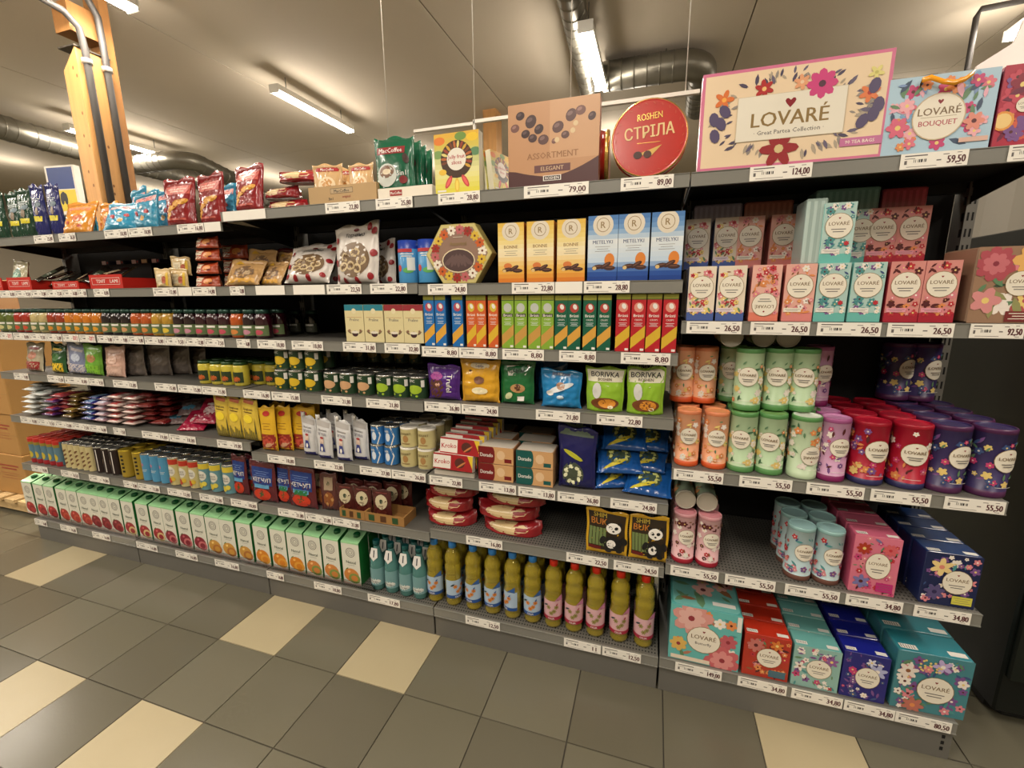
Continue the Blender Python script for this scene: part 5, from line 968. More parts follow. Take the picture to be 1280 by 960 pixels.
def milk(q, w, h):
    q.rect(-w*.46, .0, w*.46, h*.10, ink(50, 50, 130)); q.rect(-w*.08, h*.02, w*.08, h*.08, WHITE); q.rect(-w*.42, h*.80, w*.42, h*.93, ink(176, 172, 166)); q.text('Молоко', 0, h*.72, h*.045, GREYTXT, w*.55); q.text('ЗГУЩ', 0, h*.63, h*.06, ink(110, 110, 130), w*.6)
    q.ell(0, h*.45, w*.13, h*.09, ink(222, 190, 170), 10); q.poly([(-w*.2, h*.2), (w*.2, h*.2), (w*.1, h*.4), (-w*.1, h*.4)], ink(60, 70, 150)); q.ell(0, h*.54, w*.12, h*.03, ink(190, 60, 60), 8); q.ell(0, h*.27, w*.08, h*.06, WHITE, 8)
w = wpx('4M', 396, 421, .03)*.74; mp = bag_p('milk_pouch', 'pouch', w, hpx('4M', 408, 523, .03), .05, foil(214, 214, 214), 88, milk, .004, .05, .08)
nz = MB(); nz.lathe([(.006, mp.h-.004), (.006, mp.h+.012), (.004, mp.h+.014)], mat((230, 226, 216), .4), 10, cx=-w*.3); mp.part('spout', nz)
for i, (px, y) in enumerate(((390, .05), (408.5, .03), (432, .03), (451, .05), (400, .12), (421, .12), (442, .13))): lay(mp, '4M', px, y, f'white condensed milk pouch with a cartoon cook, {["half hidden at side", "front first", "front second", "last at side", "rear first", "rear second", "rear third"][i]}', 'white milk pouches')
r = wpx('4M', 478, 498, .03)/2*.98; hh = (hpx('4M', 488, 533, .03))/2
bcan = can_p(r, hh, ink(40, 116, 190), None, lambda q, w, h: (q.ell(-w*.05, h*.45, w*.14, h*.22, ink(220, 226, 236), 10), q.poly([(w*.1, h*.05), (w*.16, h*.05), (w*.34, h*.5), (w*.16, h*.95), (w*.1, h*.95), (w*.27, h*.5)], WHITE), q.text('milk', -w*.1, h*.75, h*.12, WHITE, w*.4)))
ccup = can_p(r*1.0, hh, ink(206, 192, 128), mat((226, 222, 210), .4), lambda q, w, h: (q.ell(0, h*.45, w*.14, h*.18, ink(180, 130, 70), 10), q.text('DESSERT', 0, h*.70, h*.1, ink(110, 84, 40), w*.7), q.rect(-w*.2, h*.2, w*.2, h*.24, ink(150, 110, 60))), 'cream_cup', 'cup')
for t_ in (0, 1):
    row(bcan, '4M', [469, 486], f'blue and white milk can, {["lower", "upper"][t_]} tier', 'blue milk cans', 3, y=.025, z=t_*(hh+.001)); row(ccup, '4M', [507, 529], f'cream coloured cup with white lid, {["lower", "upper"][t_]} tier', 'cream dessert cups', 3, y=.025, z=t_*(hh+.001))
# --- row 5 left: drink cans -----------------------------------------------------------------
silver = None
r5 = wpx('5L', 249, 262, .03)/2*.98; h5 = hpx('5L', 230, 573, .03)
def fruitcan(a, b_): return lambda q, w, h: (q.rect(-w/2, h*.75, w/2, h*.93, a), q.ell(0, h*.52, w*.3, h*.17, ink(226, 222, 206), 14), q.text('JUICE', 0, h*.55, h*.06, GREYTXT, w*.45), q.text('LEMON', 0, h*.47, h*.05, GREYTXT, w*.4), q.ell(-w*.1, h*.2, w*.18, h*.1, a, 12), q.ell(w*.15, h*.25, w*.14, h*.08, b_, 12))
DC = [
 ('red and turquoise patterned drink can', [41, 48, 56, 64, 72], can_p(r5*.9, h5, ink(90, 130, 150), ink(206, 40, 30), lambda q, w, h: (q.rect(-w/2, h*.85, w/2, h*.95, ink(206, 40, 30)), q.rect(-w/2, h*.74, w/2, h*.85, ink(150, 130, 40)), q.ell(0, h*.35, w*.25, h*.14, ink(206, 180, 40), 10), q.rect(-w/2, h*.03, w/2, h*.18, ink(170, 30, 40))))),
 ('cream drink can with brown script', [84, 91, 98, 106, 113], can_p(r5*.9, h5, ink(206, 190, 130), None, lambda q, w, h: [q.ell(0, h*(.2+.16*i), w*.3, h*.04, ink(120, 76, 40), 10, .4) for i in range(4)])),
 ('dark brown drink can', [123, 133, 142], can_p(r5*.9, h5, ink(40, 26, 24), None, lambda q, w, h: (q.rect(w*.1, h*.1, w*.16, h*.9, WHITE), q.ell(-w*.15, h*.5, w*.1, h*.1, ink(150, 120, 90), 8)))),
 ('golden drink can with black lettering', [155, 172], can_p(r5*.95, h5, ink(170, 140, 30), mat((206, 180, 60), .3, metal=.7), lambda q, w, h: ([q.rect(w*.02, h*(.2+.14*i), w*.2, h*(.27+.14*i), BLACK) for i in range(5)],))),
 ('light blue drink can', [182, 193, 204], can_p(r5*.95, h5, ink(70, 150, 196), None, lambda q, w, h: (q.ell(-w*.1, h*.6, w*.15, h*.06, ink(190, 120, 150), 10), q.lines(0, h*.42, w*.5, 2, h*.05, WHITE, .002), q.rect(-w*.45, h*.1, -w*.36, h*.35, WHITE)))),
 ('red and yellow fruit drink can', [216, 229, 241], can_p(r5, h5, ink(206, 190, 120), None, fruitcan(ink(200, 50, 30), ink(220, 180, 40)))),
 ('teal fruit drink can with lemons', [254, 268, 284], can_p(r5, h5, ink(96, 150, 160), None, fruitcan(ink(214, 190, 40), ink(226, 206, 60)))),
]
for desc, pxs, p in DC:
    row(p, '5K' if pxs[0] < 145 else '5L', pxs, desc, 'drink cans', 4, y=.02, gap=.002)
# --- row 5 M: pouches ------------------------------------------------------------------------
def ketch(q, w, h): q.rect(-w*.40, h*.42, w*.40, h*.86, ink(30, 60, 140)); q.text('КЕТЧУП', 0, h*.56, h*.10, WHITE, w*.7); q.lines(0, h*.76, w*.6, 3, h*.05, ink(120, 150, 206), .002); q.rect(-w*.3, h*.36, w*.3, h*.45, ink(90, 160, 206)); q.ell(0, h*.20, w*.34, h*.15, ink(214, 50, 20), 14); q.flower(0, h*.22, w*.13, ink(60, 90, 40), ink(60, 90, 40), 6, 0, .2)
def ketch2(q, w, h): ketch(q, w, h); q.rect(-w*.25, h*.32, w*.25, h*.44, ink(30, 120, 60))
w = wpx('5M', 318, 345, .03); hh = hpx('5M', 330, 577, .03); k1 = bag_p('ketchup_pouch', 'pouch', w*1.15, hh, .05, foil(104, 30, 40), 91, ketch, .006, .04, .05); k2 = bag_p('ketchup_pouch', 'pouch', w*1.15, hh, .05, foil(104, 30, 40), 92, ketch2, .006, .04, .05)
for i, (px, k, y, p, sc) in enumerate(((304, '5L', .05, k1, (.6, 1, 1)), (318, '5L', .08, k1, (.6, 1, .95)), (333, '5M', .035, k1, 1), (346, '5M', .08, k1, .95), (359, '5M', .05, k2, (.6, 1, 1)), (368, '5M', .08, k1, (.6, 1, .9)), (381, '5M', .035, k2, 1.02), (392, '5M', .10, k2, .95))):
    lay(p, k, px, y, f'blue and red tomato ketchup pouch, {ORD[i]} from the cans', 'ketchup pouches', sc=sc)
def nut(q, w, h): q.ell(0, h*.3, w*.3, h*.2, ink(150, 80, 30), 14); [q.ell(w*(.2*math.cos(i*2.1)), h*(.3+.13*math.sin(i*2.1)), w*.09, h*.045, ink(206, 150, 80), 8, i) for i in range(7)]; q.rect(-w*.25, h*.55, w*.25, h*.88, ink(176, 150, 120)); q.ell(0, h*.72, w*.1, h*.06, ink(60, 70, 40), 8)
w = wpx('5M', 402, 421, .04); np_ = bag_p('nut_bag', 'nut bag', w*1.05, hpx('5M', 410, 592, .04), .04, foil(96, 44, 40), 94, nut, .008, .04)
for i, px in enumerate((398, 414)): lay(np_, '5M', px, .05, f'brown nut bag with clear window, {ORD[i]} after the ketchup', 'brown nut bags', rz=.1*i)
for i, px in enumerate((400, 418)): lay(np_, '5M', px, .12, f'brown nut bag in second row, {ORD[i]} after the ketchup', 'brown nut bags', rz=.1*i)
def kof(q, w, h): q.ell(0, h*.56, w*.33, h*.26, ink(206, 190, 150), 16); q.ell(0, h*.58, w*.1, h*.08, ink(40, 60, 40), 10); q.text('Halva', 0, h*.42, h*.06, ink(90, 50, 30), w*.4); q.ell(0, h*.2, w*.3, h*.1, ink(90, 30, 20), 12); q.rect(-w*.3, h*.86, w*.3, h*.9, ink(120, 40, 30))
kb = bag_p('nut_bag', 'nut bag', wpx('5M', 444, 466, .04), .125, .035, foil(84, 30, 26), 95, kof, .005, .04)
for i, (px, y) in enumerate(((434, .05), (455, .05), (479, .045), (445, .11), (468, .11), (492, .13), (505, .16))): lay(kb, '5M', px, y, f'dark brown bag with oval cream label in cardboard tray, {ORD[i]}', 'dark bags in trays', z=.012, rz=.05)
ct = open_tray(wpx('5M', 425, 456), .042, .10, mat((150, 110, 60), .7)); cq = MB(); cq.map = flat(-.05); wq = wpx('5M', 425, 456)
for i in range(3): cq.rect(-wq*.4+i*wq*.3, .006, -wq*.25+i*wq*.3, .034, ink(40, 80, 40) if i % 2 == 0 else ink(90, 50, 20))
cp = Proto('cardboard_tray', 'tray', ct, .1, .04); cp.part('front_print', cq); inst(cp, (Xat(439, D, zt('5M')), D+.058, zt('5M')+.001), 'printed cardboard tray under the first brown bags', 'brown cardboard trays'); inst(cp, (Xat(478, D, zt('5M'))+.005, D+.058, zt('5M')+.001), 'longer printed cardboard tray beside the water bottles shelf end', 'brown cardboard trays', sc=(1.5, 1, 1))

# --- row 3/4/5 N sweets bags -----------------------------------------------------------------
def place_bag(p, k, a, b_, lab, y=.045, **kw): lay(p, k, (a+b_)/2, y, lab, 'large sweets bags', **kw)
def bp(k, a, b_, top, t, m, seed, draw, **kw): return bag_p('sweets_bag', 'sweets bag', wpx(k, a, b_, .03)*1.02, hpx(k, (a+b_)/2, top, .03), t, m, seed, draw, **kw)
place_bag(bp('3N', 536, 577, 457, .07, foil(76, 26, 130), 101, lambda q, w, h: (q.ell(-w*.2, h*.35, w*.25, h*.3, ink(90, 44, 30), 14), q.ell(-w*.2, h*.68, w*.2, h*.12, ink(170, 60, 150), 12), q.ell(-w*.15, h*.45, w*.08, h*.06, ink(206, 150, 120), 10), q.text('Trufel', w*.22, h*.5, w*.15, WHITE, h*.5, rot=-1.57)), crk=.007), '3N', 536, 577, 'purple sweets bag with vertical lettering, first in the row')
place_bag(bp('3N', 577, 626, 449, .07, foil(226, 160, 16), 102, lambda q, w, h: (q.ell(0, h*.84, w*.25, h*.07, ink(226, 206, 160), 12), q.text('Lapka', 0, h*.84, h*.06, ink(60, 60, 120), w*.4), q.ell(0, h*.52, w*.14, h*.09, ink(130, 84, 60), 12), q.ell(w*.02, h*.28, w*.22, h*.08, ink(240, 226, 180), 12), q.ell(-w*.25, h*.72, w*.04, h*.02, ink(90, 50, 20), 8)), crk=.010), '3N', 577, 626, 'golden yellow sweets bag')
place_bag(bp('3N', 624, 668, 452, .065, foil(14, 110, 50), 103, lambda q, w, h: (q.poly([(-w*.3, h*.88), (w*.34, h*.9), (w*.28, h*.68), (-w*.24, h*.66)], ink(206, 206, 190)), q.text('Шарм', .0, h*.78, h*.10, ink(20, 70, 40), w*.5), q.ell(w*.05, h*.38, w*.22, h*.1, ink(190, 140, 80), 14), q.ell(w*.05, h*.4, w*.1, h*.08, ink(90, 50, 30), 10), q.ell(-w*.22, h*.2, w*.13, h*.07, ink(200, 206, 150), 10, .5), q.rect(w*.05, h*.1, w*.25, h*.2, WHITE)), crk=.007), '3N', 624, 668, 'deep green sweets bag')
place_bag(bp('3N', 676, 727, 464, .07, foil(12, 130, 200), 104, lambda q, w, h: (q.rect(-w*.22, h*.86, w*.22, h*.94, ink(60, 90, 130)), q.text('Milky', 0, h*.9, h*.06, WHITE, w*.4), q.ell(0, h*.55, w*.34, h*.08, ink(226, 232, 236), 14, .35), q.ell(.0, h*.6, w*.11, h*.1, ink(190, 140, 110), 12), q.ell(-w*.28, h*.4, w*.1, h*.07, ink(232, 232, 226), 10), q.ell(0, h*.3, w*.1, h*.05, ink(190, 214, 226), 10)), crk=.010), '3N', 676, 727, 'sky blue sweets bag with hazelnut')
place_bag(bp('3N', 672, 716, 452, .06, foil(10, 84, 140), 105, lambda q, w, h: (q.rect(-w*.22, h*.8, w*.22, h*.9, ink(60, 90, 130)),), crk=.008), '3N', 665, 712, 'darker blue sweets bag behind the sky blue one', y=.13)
def bor(q, w, h): q.rect(-w*.46, h*.68, w*.46, h*.94, ink(226, 220, 190)); q.poly([(-w*.46, h*.68), (w*.46, h*.68), (w*.1, h*.58)], ink(226, 220, 190)); q.text('BORIVKA', 0, h*.84, h*.11, BLACK, w*.78); q.text('ROSHEN', 0, h*.74, h*.06, ink(90, 60, 40), w*.45); q.ell(-w*.2, h*.48, w*.12, h*.18, ink(206, 206, 200), 12); q.ell(w*.02, h*.2, w*.38, h*.13, ink(120, 60, 20), 16); q.ell(w*.08, h*.2, w*.24, h*.10, ink(226, 140, 30), 14); q.ell(w*.18, h*.12, w*.08, h*.04, ink(240, 230, 190), 8)
for i, (a, b_) in enumerate(((731, 780), (781, 830))): place_bag(bp('3N', a, b_, 460, .075, foil(140, 190, 30), 106+i, bor, crk=.006, gus=True), '3N', a, b_, ['lime green lettered sweets bag beside the sky blue one', 'lime green lettered sweets bag at the bay end'][i])
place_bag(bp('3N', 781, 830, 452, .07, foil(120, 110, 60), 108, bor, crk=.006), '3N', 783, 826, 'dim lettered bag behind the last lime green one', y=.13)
# row 4 N
def krok(q, w, h): q.rect(-w/2, 0, w/2, h, ink(176, 24, 30)); q.rect(-w/2, h*.08, -w*.05, h*.9, ink(232, 222, 210)); q.text('Kroko', -w*.27, h*.5, h*.3, ink(190, 20, 30), w*.38, rot=.06); q.ell(w*.18, h*.5, w*.13, h*.32, ink(90, 40, 30), 12); q.ell(w*.22, h*.4, w*.14, h*.06, ink(206, 120, 60), 8, .6); q.poly([(w*.36, h), (w*.5, h), (w*.5, h*.2)], ink(226, 190, 30))
kw = wpx('4N', 541, 593, .01)*.95; kb_ = box_p('chocolate_box', 'chocolate box', kw, .062, .026, ink(226, 216, 204), krok)
for i in range(7): inst(kb_, (Xat(566, D, zt('4N'))+.004*i, D+.012+.034*i*1.05, zt('4N')+.028+.0 if i == 0 else zt('4N')+.02+.010*i), f'red and white chocolate box in slanting pile, {ORD[i]} from front', 'red and white chocolate boxes', rz=-.04, rx=-.15)
for i in range(6): inst(kb_, (Xat(572, D, zt('4N')+.07)+.006*i, D+.03+.036*i, zt('4N')+.088+.008*i), f'red and white chocolate box of upper slanting pile, {ORD[i]} from front', 'red and white chocolate boxes', rz=-.06, rx=-.15)
b = MB(); b.add([(-kw/2, .0, 0), (kw/2, 0, 0), (kw/2, .28, 0), (-kw/2, .28, 0), (-kw/2, 0, .018), (kw/2, 0, .018), (kw/2, .28, .02), (-kw/2, .28, .02)], [(0, 3, 2, 1), (4, 5, 6, 7), (0, 1, 5, 4), (1, 2, 6, 5), (2, 3, 7, 6), (3, 0, 4, 7)], ink(206, 196, 180))
inst(Proto('display_tray', 'tray', b, .28, .02), (Xat(566, D, zt('4N')), D+.012, zt('4N')+.0008), 'low tray under the red and white chocolate boxes', None)
def bisc(c): return lambda q, w, h: (q.rect(-w/2, 0, w/2, h, ink(214, 160, 100)), q.rect(-w/2, 0, -w*.08, h, c), q.ell(-w*.09, h*.5, w*.07, h*.5, c, 12), q.text('Dorado', -w*.26, h*.5, h*.22, WHITE, w*.36), q.rect(w*.25, h*.12, w*.45, h*.35, c), q.ell(w*.15, h*.55, w*.12, h*.28, ink(230, 190, 140), 10))
bw = wpx('4N', 603, 648, .01)*.97; bh = hpx('4N', 625, 560, .01)/2
for nm, px, c, side in (('dark red', 625, ink(130, 20, 24), ink(190, 130, 80)), ('teal green', 672, ink(16, 90, 84), ink(190, 140, 90))):
    p = box_p('biscuit_pack', 'biscuit pack', bw, bh*.97, .10, side, bisc(c), top=ink(206, 196, 180))
    for j in range(2):
        for i in range(3): lay(p, '4N', px+i*.0, .065+i*.105, f'biscuit pack with {nm} end, {["lower", "upper"][j]} tier, {["front", "second", "third"][i]}', 'biscuit packs', z=j*bh)
def bnight(q, w, h): q.rect(-w*.46, h*.86, w*.40, h*.99, ink(90, 110, 90)); q.ell(-w*.1, h*.25, w*.3, h*.2, ink(70, 80, 60), 14); [q.ell(w*(-.1+.2*math.cos(i*2.4)), h*(.25+.13*math.sin(i*2.4)), w*.07, h*.03, ink(226, 226, 180), 8, i) for i in range(10)]; q.ell(-w*.1, h*.56, w*.3, h*.04, ink(190, 190, 30), 10, -.4)
place_bag(bp('4N', 697, 745, 536, .06, foil(20, 22, 96), 111, bnight, crk=.008), '4N', 697, 745, 'navy blue sweets bag with yellow swoosh')
place_bag(bp('4N', 697, 740, 533, .06, foil(24, 26, 90), 112, bnight, crk=.008), '4N', 695, 740, 'navy blue sweets bag just behind the first', y=.13)
brb = bag_p('sweets_bag', 'sweets bag', .17, .16, .055, foil(14, 80, 160), 113, lambda q, w, h: (q.rect(-w*.2, h*.78, w*.25, h*.9, ink(190, 180, 40)), q.ell(0, h*.42, w*.3, h*.25, ink(60, 80, 60), 14), [q.ell(w*.2*math.cos(i*2.4), h*(.42+.16*math.sin(i*2.4)), w*.06, h*.04, ink(200, 206, 110), 8, i) for i in range(10)], q.ell(-w*.1, h*.2, w*.3, h*.05, ink(206, 190, 30), 10, .4)), .010)
for i, (px, z, y, rx, rz) in enumerate(((770, 0, .03, -1.0, .35), (808, .0, .03, -1.05, -.1), (775, .06, .06, -.9, .2), (806, .055, .06, -.95, -.15), (780, .12, .10, -.8, .1), (810, .115, .10, -.85, -.1))):
    lay(brb, '4N', px, y, f'bright blue sweets bag in the heap, {["bottom by the navy one", "bottom at bay end", "middle by the navy one", "middle at bay end", "top by the navy one", "top at bay end"][i]}', 'heaped blue sweets bags', z=z, rx=rx, rz=rz)
# panda bags
def panda(q, w, h):
    q.rect(-w*.44, h*.12, w*.44, h*.93, ink(50, 36, 20)); q.text('SHIM', -w*.16, h*.88, h*.09, ink(200, 170, 40), w*.4); q.text('BUK', -w*.18, h*.75, h*.13, ink(190, 110, 30), w*.42)
    for i in range(5): q.rect(w*(-.42+.085*i), h*.22, w*(-.35+.085*i), h*.62, ink(110, 130, 70))
    q.ell(w*.15, h*.3, w*.22, h*.16, BLACK, 14); q.ell(w*.12, h*.28, w*.11, h*.10, WHITE, 12)
    for s in (-1, 1): q.ell(w*(.17+.15*s), h*.74, w*.055, h*.045, BLACK, 10)
    q.ell(w*.17, h*.64, w*.18, h*.12, WHITE, 16)
    for s in (-1, 1): q.ell(w*(.17+.07*s), h*.65, w*.05, h*.035, BLACK, 10, s*.6); q.ell(w*(.17+.25*s), h*.36, w*.07, h*.10, BLACK, 10, s*.4)
    q.ell(w*.17, h*.58, w*.03, h*.02, BLACK, 8); q.ell(w*.06, h*.14, w*.08, h*.05, BLACK, 10); q.ell(w*.32, h*.14, w*.08, h*.05, BLACK, 10)
    q.rect(-w*.42, h*.14, -w*.12, h*.21, ink(110, 20, 20))
for i, (a, b_) in enumerate(((732, 783), (785, 833))): place_bag(bp('5N', a, b_, 638 if i == 0 else 645, .04, foil(226, 170, 14), 121+i, panda, crk=.004, pinch=.03, seal=.05), '5N', a, b_, ['yellow sweets bag with a panda, nearer the empty shelf', 'yellow sweets bag with a panda, nearer the tea'][i], y=.03)

# --- bottom shelf: cartons, water, oil -------------------------------------------------------
fruits = [('strawberry', (190, 40, 40), (150, 20, 30)), ('tomato', (190, 50, 36), (214, 80, 50)), ('dark cherry', (140, 26, 34), (170, 50, 50)), ('red apple', (176, 34, 40), (220, 190, 120)), ('pomegranate', (150, 30, 46), (214, 110, 110)), ('apricot', (214, 150, 50), (190, 110, 40)), ('orange', (230, 130, 20), (240, 160, 40)), ('mango', (220, 130, 50), (130, 150, 60))]
LE = [35, 49, 62, 77, 90, 104, 116, 128, 142, 158, 176, 193, 208, 226, 244, 262, 279.5, 300, 321, 342, 362.5, 384, 406, 430]
cw = wpx('6M', 432, 458, .03)*.82; ch_ = hpx('6M', 445, 673, .03); cdp = .072
def carton(fr):
    gm = mat((30, 110, 50), .35, coat=.3); lt = mat((150, 206, 150), .35, coat=.3); b = MB(); w, d, h = cw, cdp, ch_
    b.add([(-w/2, -d/2, 0), (w/2, -d/2, 0), (w/2, d/2, 0), (-w/2, d/2, 0), (-w/2, -d/2, h*.90), (w/2, -d/2, h*.90), (w/2, d/2, h), (-w/2, d/2, h)], [(0, 3, 2, 1), (1, 2, 6, 5), (2, 3, 7, 6), (3, 0, 4, 7)], gm)
    b.add([(-w/2, -d/2, 0), (w/2, -d/2, 0), (w/2, -d/2, h*.90), (-w/2, -d/2, h*.90)], [(0, 1, 2, 3)], ink(226, 224, 206)); b.add([(-w/2, -d/2, h*.90), (w/2, -d/2, h*.90), (w/2, d/2, h), (-w/2, d/2, h)], [(0, 1, 2, 3)], lt)
    p = Proto('juice_carton', 'juice carton', b, d, h, w); q = MB(); s = .10*h/d
    q.lathe([(w*.17, 0), (w*.17, .012), (w*.14, .015)], mat((12, 84, 44), .35), 12); q.v = [(x+w*.14, y+d*.05, z+h*.953) for x, y, z in q.v]; p.part('screw_cap', q)
    q = MB(); q.map = flat(-d/2); H9 = h*.9
    q.rect(-w/2, H9*.965, w/2, H9, lt); q.ring(0, H9*.76, w*.26, w*.03, GREYTXT); q.ring(0, H9*.76, w*.18, w*.02, GREYTXT); q.ring(0, H9*.76, w*.10, w*.02, GREYTXT); q.text('Nascal', 0, H9*.53, w*.15, mat((60, 76, 60), .4), w*.62); q.lines(0, H9*.46, w*.4, 1, .004, GREYTXT)
    q.poly([(-w/2, 0), (w/2, 0), (w/2, H9*.04), (0, H9*.02), (-w/2, H9*.05)], ink(200, 160, 150))
    a, c = ink(*fr[1]), ink(*fr[2]); q.leaf(-w*.28, H9*.34, w*.16, mat((50, 110, 40), .4), .9)
    q.ell(-w*.03, H9*.22, w*.43, H9*.16, a, 16); q.ell(w*.14, H9*.15, w*.33, H9*.12, c, 14); q.ell(w*.14, H9*.15, w*.2, H9*.07, a, 12); q.ell(-w*.15, H9*.30, w*.09, H9*.03, ink(*[min(255, v+60) for v in fr[1]]), 8, .5)
    return p.part('front_print', q)
CT = [carton(f) for f in fruits]; rn = random.Random(6)
for i, le in enumerate(LE):
    k = '6K' if le < 165 else ('6L' if le < 325 else '6M'); x = Xat(le, D+.03, zt(k))+cw/2+.002; f = i//3
    for m in range(4):
        nm = fruits[f][0]; lab = f'green and white juice carton picturing {nm}, {ORD[i % 3]} of three' if m == 0 else f'juice carton {["", "directly", "two places", "three places"][m]} behind the {ORD[i % 3]} {nm} one'
        inst(CT[f], (x+rn.uniform(-.001, .001)*(m > 0), D+.03+cdp/2+m*(cdp+.006), zt(k)+.0005), lab, 'juice cartons on the bottom shelf', rz=rn.uniform(-.02, .02) if m == 0 else 0)
# clear front risers
for k, a, b_ in (('6K', XL0+.01, XA-.01), ('6L', XA+.01, X2-.01), ('6M', X2+.01, X1-.3)):
    b = MB(); b.box(a, b_, -.0015, 0, 0, .03, mat((240, 242, 240), .05, var=0, trans=1, ior=1.3)); thing('clear_riser', b, f'clear plastic riser strip before the juice cartons, {dict(K="far end", L="middle", M="near end")[k[1]]}', 'shelf riser', 'clear riser strips', loc=(0, D+.012, zt(k)+.001))
teal = mat((120, 186, 180), .06, var=.1, trans=.6, ior=1.33); tealcap = mat((14, 84, 84), .35)
r = wpx('6M', 497, 516, .03)/2; h = hpx('6M', 508, 683, .04)
b = MB(); b.lathe([(r*.85, 0), (r, .008), (r, h*.52), (r*.9, h*.60), (r*.55, h*.78), (r*.40, h*.86), (r*.38, h*.92)], teal, 20); wp = Proto('water_bottle', 'bottle', b, 2*r, h)
q = MB(); q.lathe([(r*.46, h*.90), (r*.46, h*.985), (r*.40, h)], tealcap, 14); wp.part('screw_cap', q)
q = MB(); q.curved = 1; q.map = cyl(r*1.005); q.rect(-r*1.5, h*.12, r*1.5, h*.47, ink(110, 160, 164)); q.ell(0, h*.20, r*.9, h*.06, ink(222, 222, 214), 14); q.text('Morska', 0, h*.20, h*.035, ink(60, 70, 80), r*1.3); wp.part('label_print', q)
q = MB(); q.curved = 0; q.map = lambda u, v, e: (u, -(r*.42+(h*.88-v)*(r*.45)/(h*.26))-.002-e, v); q.poly([(-r*.45, h*.86), (r*.45, h*.86), (r*.62, h*.70), (0, h*.62), (-r*.62, h*.70)], ink(222, 220, 214)); q.rect(-r*.08, h*.69, r*.08, h*.82, ink(30, 40, 60)); wp.part('neck_label', q)
row(wp, '6M', [469, 487, 505, 522], 'teal glass water bottle with white neck label', 'water bottles', 3, y=.02, gap=.006)
oilm = mat((238, 212, 64), .05, var=.1, coat=1, trans=.7, ior=1.36)
def oil_p(cap, lab1, lab2, acc, topc):
    r = wpx('6N', 792, 818, .03)/2*.96; h = hpx('6N', 803, 722, .04); b = MB()
    b.lathe([(r*.55, 0), (r*.9, .003), (r*.97, h*.05), (r*.86, h*.10), (r, h*.13), (r, h*.44), (r*.9, h*.50), (r*.97, h*.56), (r*.97, h*.64), (r*.82, h*.67), (r*.97, h*.72), (r*.92, h*.79), (r*.6, h*.87), (r*.36, h*.905), (r*.36, h*.92)], oilm, 22)
    p = Proto('oil_bottle', 'bottle', b, 2*r, h); q = MB(); q.lathe([(r*.42, h*.905), (r*.46, h*.91), (r*.46, h*.985), (r*.38, h)], cap, 16); p.part('screw_cap', q)
    q = MB(); q.curved = 1; q.map = cyl(r*1.01); W = r*3.0; q.rect(-W/2, h*.14, W/2, h*.43, lab1); q.rect(-W/2, h*.14, W/2, h*.19, lab2); q.text('OLIA', 0, h*.165, h*.028, WHITE, r*.9)
    for u, v in ((-.1, .33), (.1, .28), (.0, .25), (.18, .34)): q.flower(u*W, v*h, r*.26, acc, ink(120, 60, 20), 6, u*9, .3)
    q.leaf(-r*.6, h*.36, r*.3, ink(40, 60, 60), .5); q.leaf(r*.6, h*.38, r*.2, lab2, 1); q.poly([(r*.3, h*.43), (r*1.2, h*.43), (r*1.2, h*.52)], topc); return p.part('label_print', q)
ob = oil_p(mat((50, 130, 206), .35), ink(170, 196, 220), ink(30, 80, 160), ink(226, 130, 40), ink(40, 90, 170)); orr = oil_p(mat((214, 44, 20), .35), ink(222, 170, 176), ink(176, 26, 60), ink(150, 140, 70), ink(190, 110, 150))
row(ob, '6N', [541, 563.5, 589, 613, 638, 663], 'sunflower oil bottle with blue cap and label', 'oil bottles', 2, y=.025, gap=.008, turn=[0, .9, -.2, 0, -.7, 0]); row(orr, '6N', [689, 715, 742, 772, 803], 'sunflower oil bottle with red cap and pink label', 'oil bottles', 2, y=.025, gap=.008)

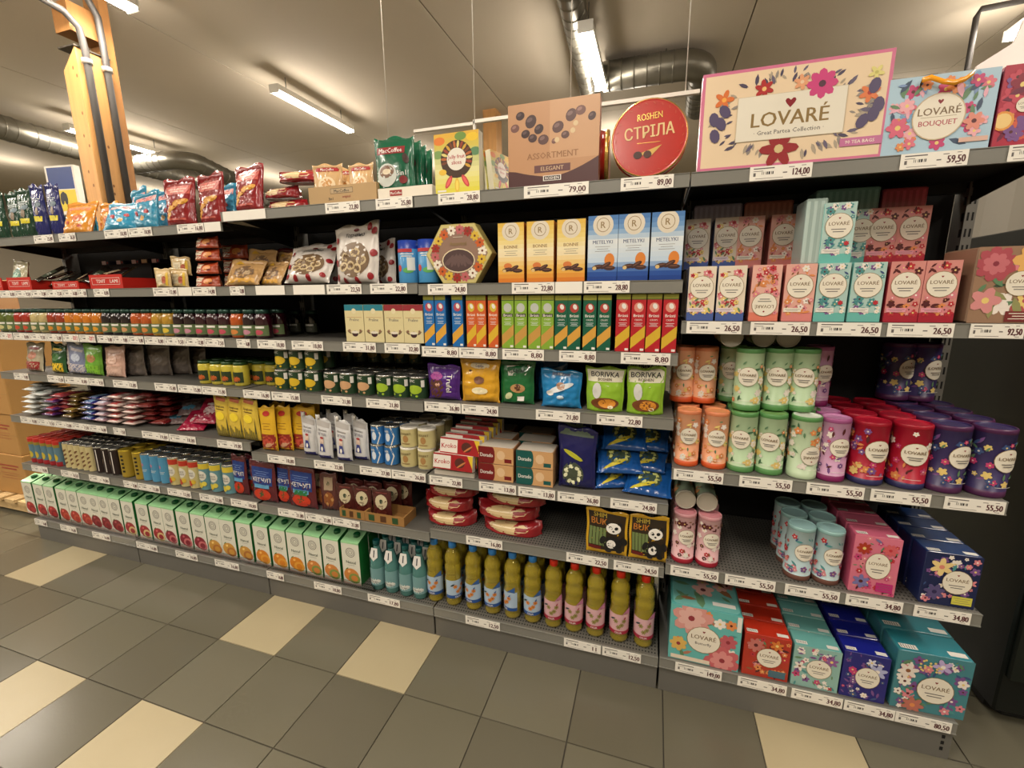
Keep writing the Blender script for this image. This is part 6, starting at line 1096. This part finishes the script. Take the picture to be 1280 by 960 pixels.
# ------------------------------------------------------------------ cardboard cartons on a pallet, left end
card = mat((176, 132, 74), .75, var=.08, scale=6, bump=.03); bxs = Proto('cardboard_carton', 'carton', None, .4, .29)
b = MB(); b.cbox(.42, .285, .34, card, c=.006); bxs.body = b.mesh('cardboard_carton'); q = MB(); q.map = flat(-.17); q.rect(-.21, .138, .21, .139, ink(130, 92, 48)); rp = ink(176, 74, 44); q.lines(.04, .205, .22, 2, .022, rp, .012); q.lines(.04, .15, .2, 3, .018, rp, .003); bxs.part('side_print', q)
q = MB(); q.box(-.211, .211, -.03, .03, .2848, .2862, mat((196, 160, 100), .3)); bxs.part('tape', q)
PLX, PLY = -4.22, 1.86
for i in range(4): inst(bxs, (PLX+.004*(-1)**i, PLY+.01*(i % 2), .115+i*.2865), f'brown cardboard carton by the shelf end, {["lowest", "second up", "third up", "topmost"][i]} in its stack', 'stacked cardboard cartons', rz=.01*(-1)**i)
for i in range(4): inst(bxs, (PLX-.44, PLY+.05, .115+i*.2865), f'brown cardboard carton in the farther stack, {["lowest", "second up", "third up", "topmost"][i]}', 'stacked cardboard cartons')
pal = thing('wooden_pallet', None, 'pale wooden pallet under the cardboard cartons', 'pallet', loc=(PLX-.15, PLY+.12, 0)); pm = mat((206, 176, 126), .7, var=.15, kind='wood')
for i in range(7): b = MB(); b.box(-.5+.145*i, -.4+.145*i, -.36, .34, .09, .112, pm); child('deck_board', b, pal)
for y in (-.33, -.04, .26): b = MB(); b.box(-.5, .48, y, y+.08, .02, .09, pm); child('bearer', b, pal)
# brown parcel seen through the far end on the shelf level of red trays
b = MB(); b.cbox(.24, .30, .1, mat((170, 130, 90), .6)); pr = Proto('standing_parcel', 'parcel', b, .1, .3); q = MB(); q.map = flat(-.05); q.ell(-.03, .15, .02, .05, ink(190, 40, 30), 12); q.rect(.04, .02, .08, .28, WHITE); pr.part('side_print', q)
inst(pr, (-4.25, 1.86, 1.265), 'brown parcel with red mark on top of the cartons', None)

# same wording twice would point at two things
for l, os_ in LABELS.items():
    if len(os_) > 1: print('DUP', len(os_), l)
    if not 4 <= len(l.split()) <= 16: print('LEN', len(l.split()), l)
print('objects', len(bpy.data.objects))
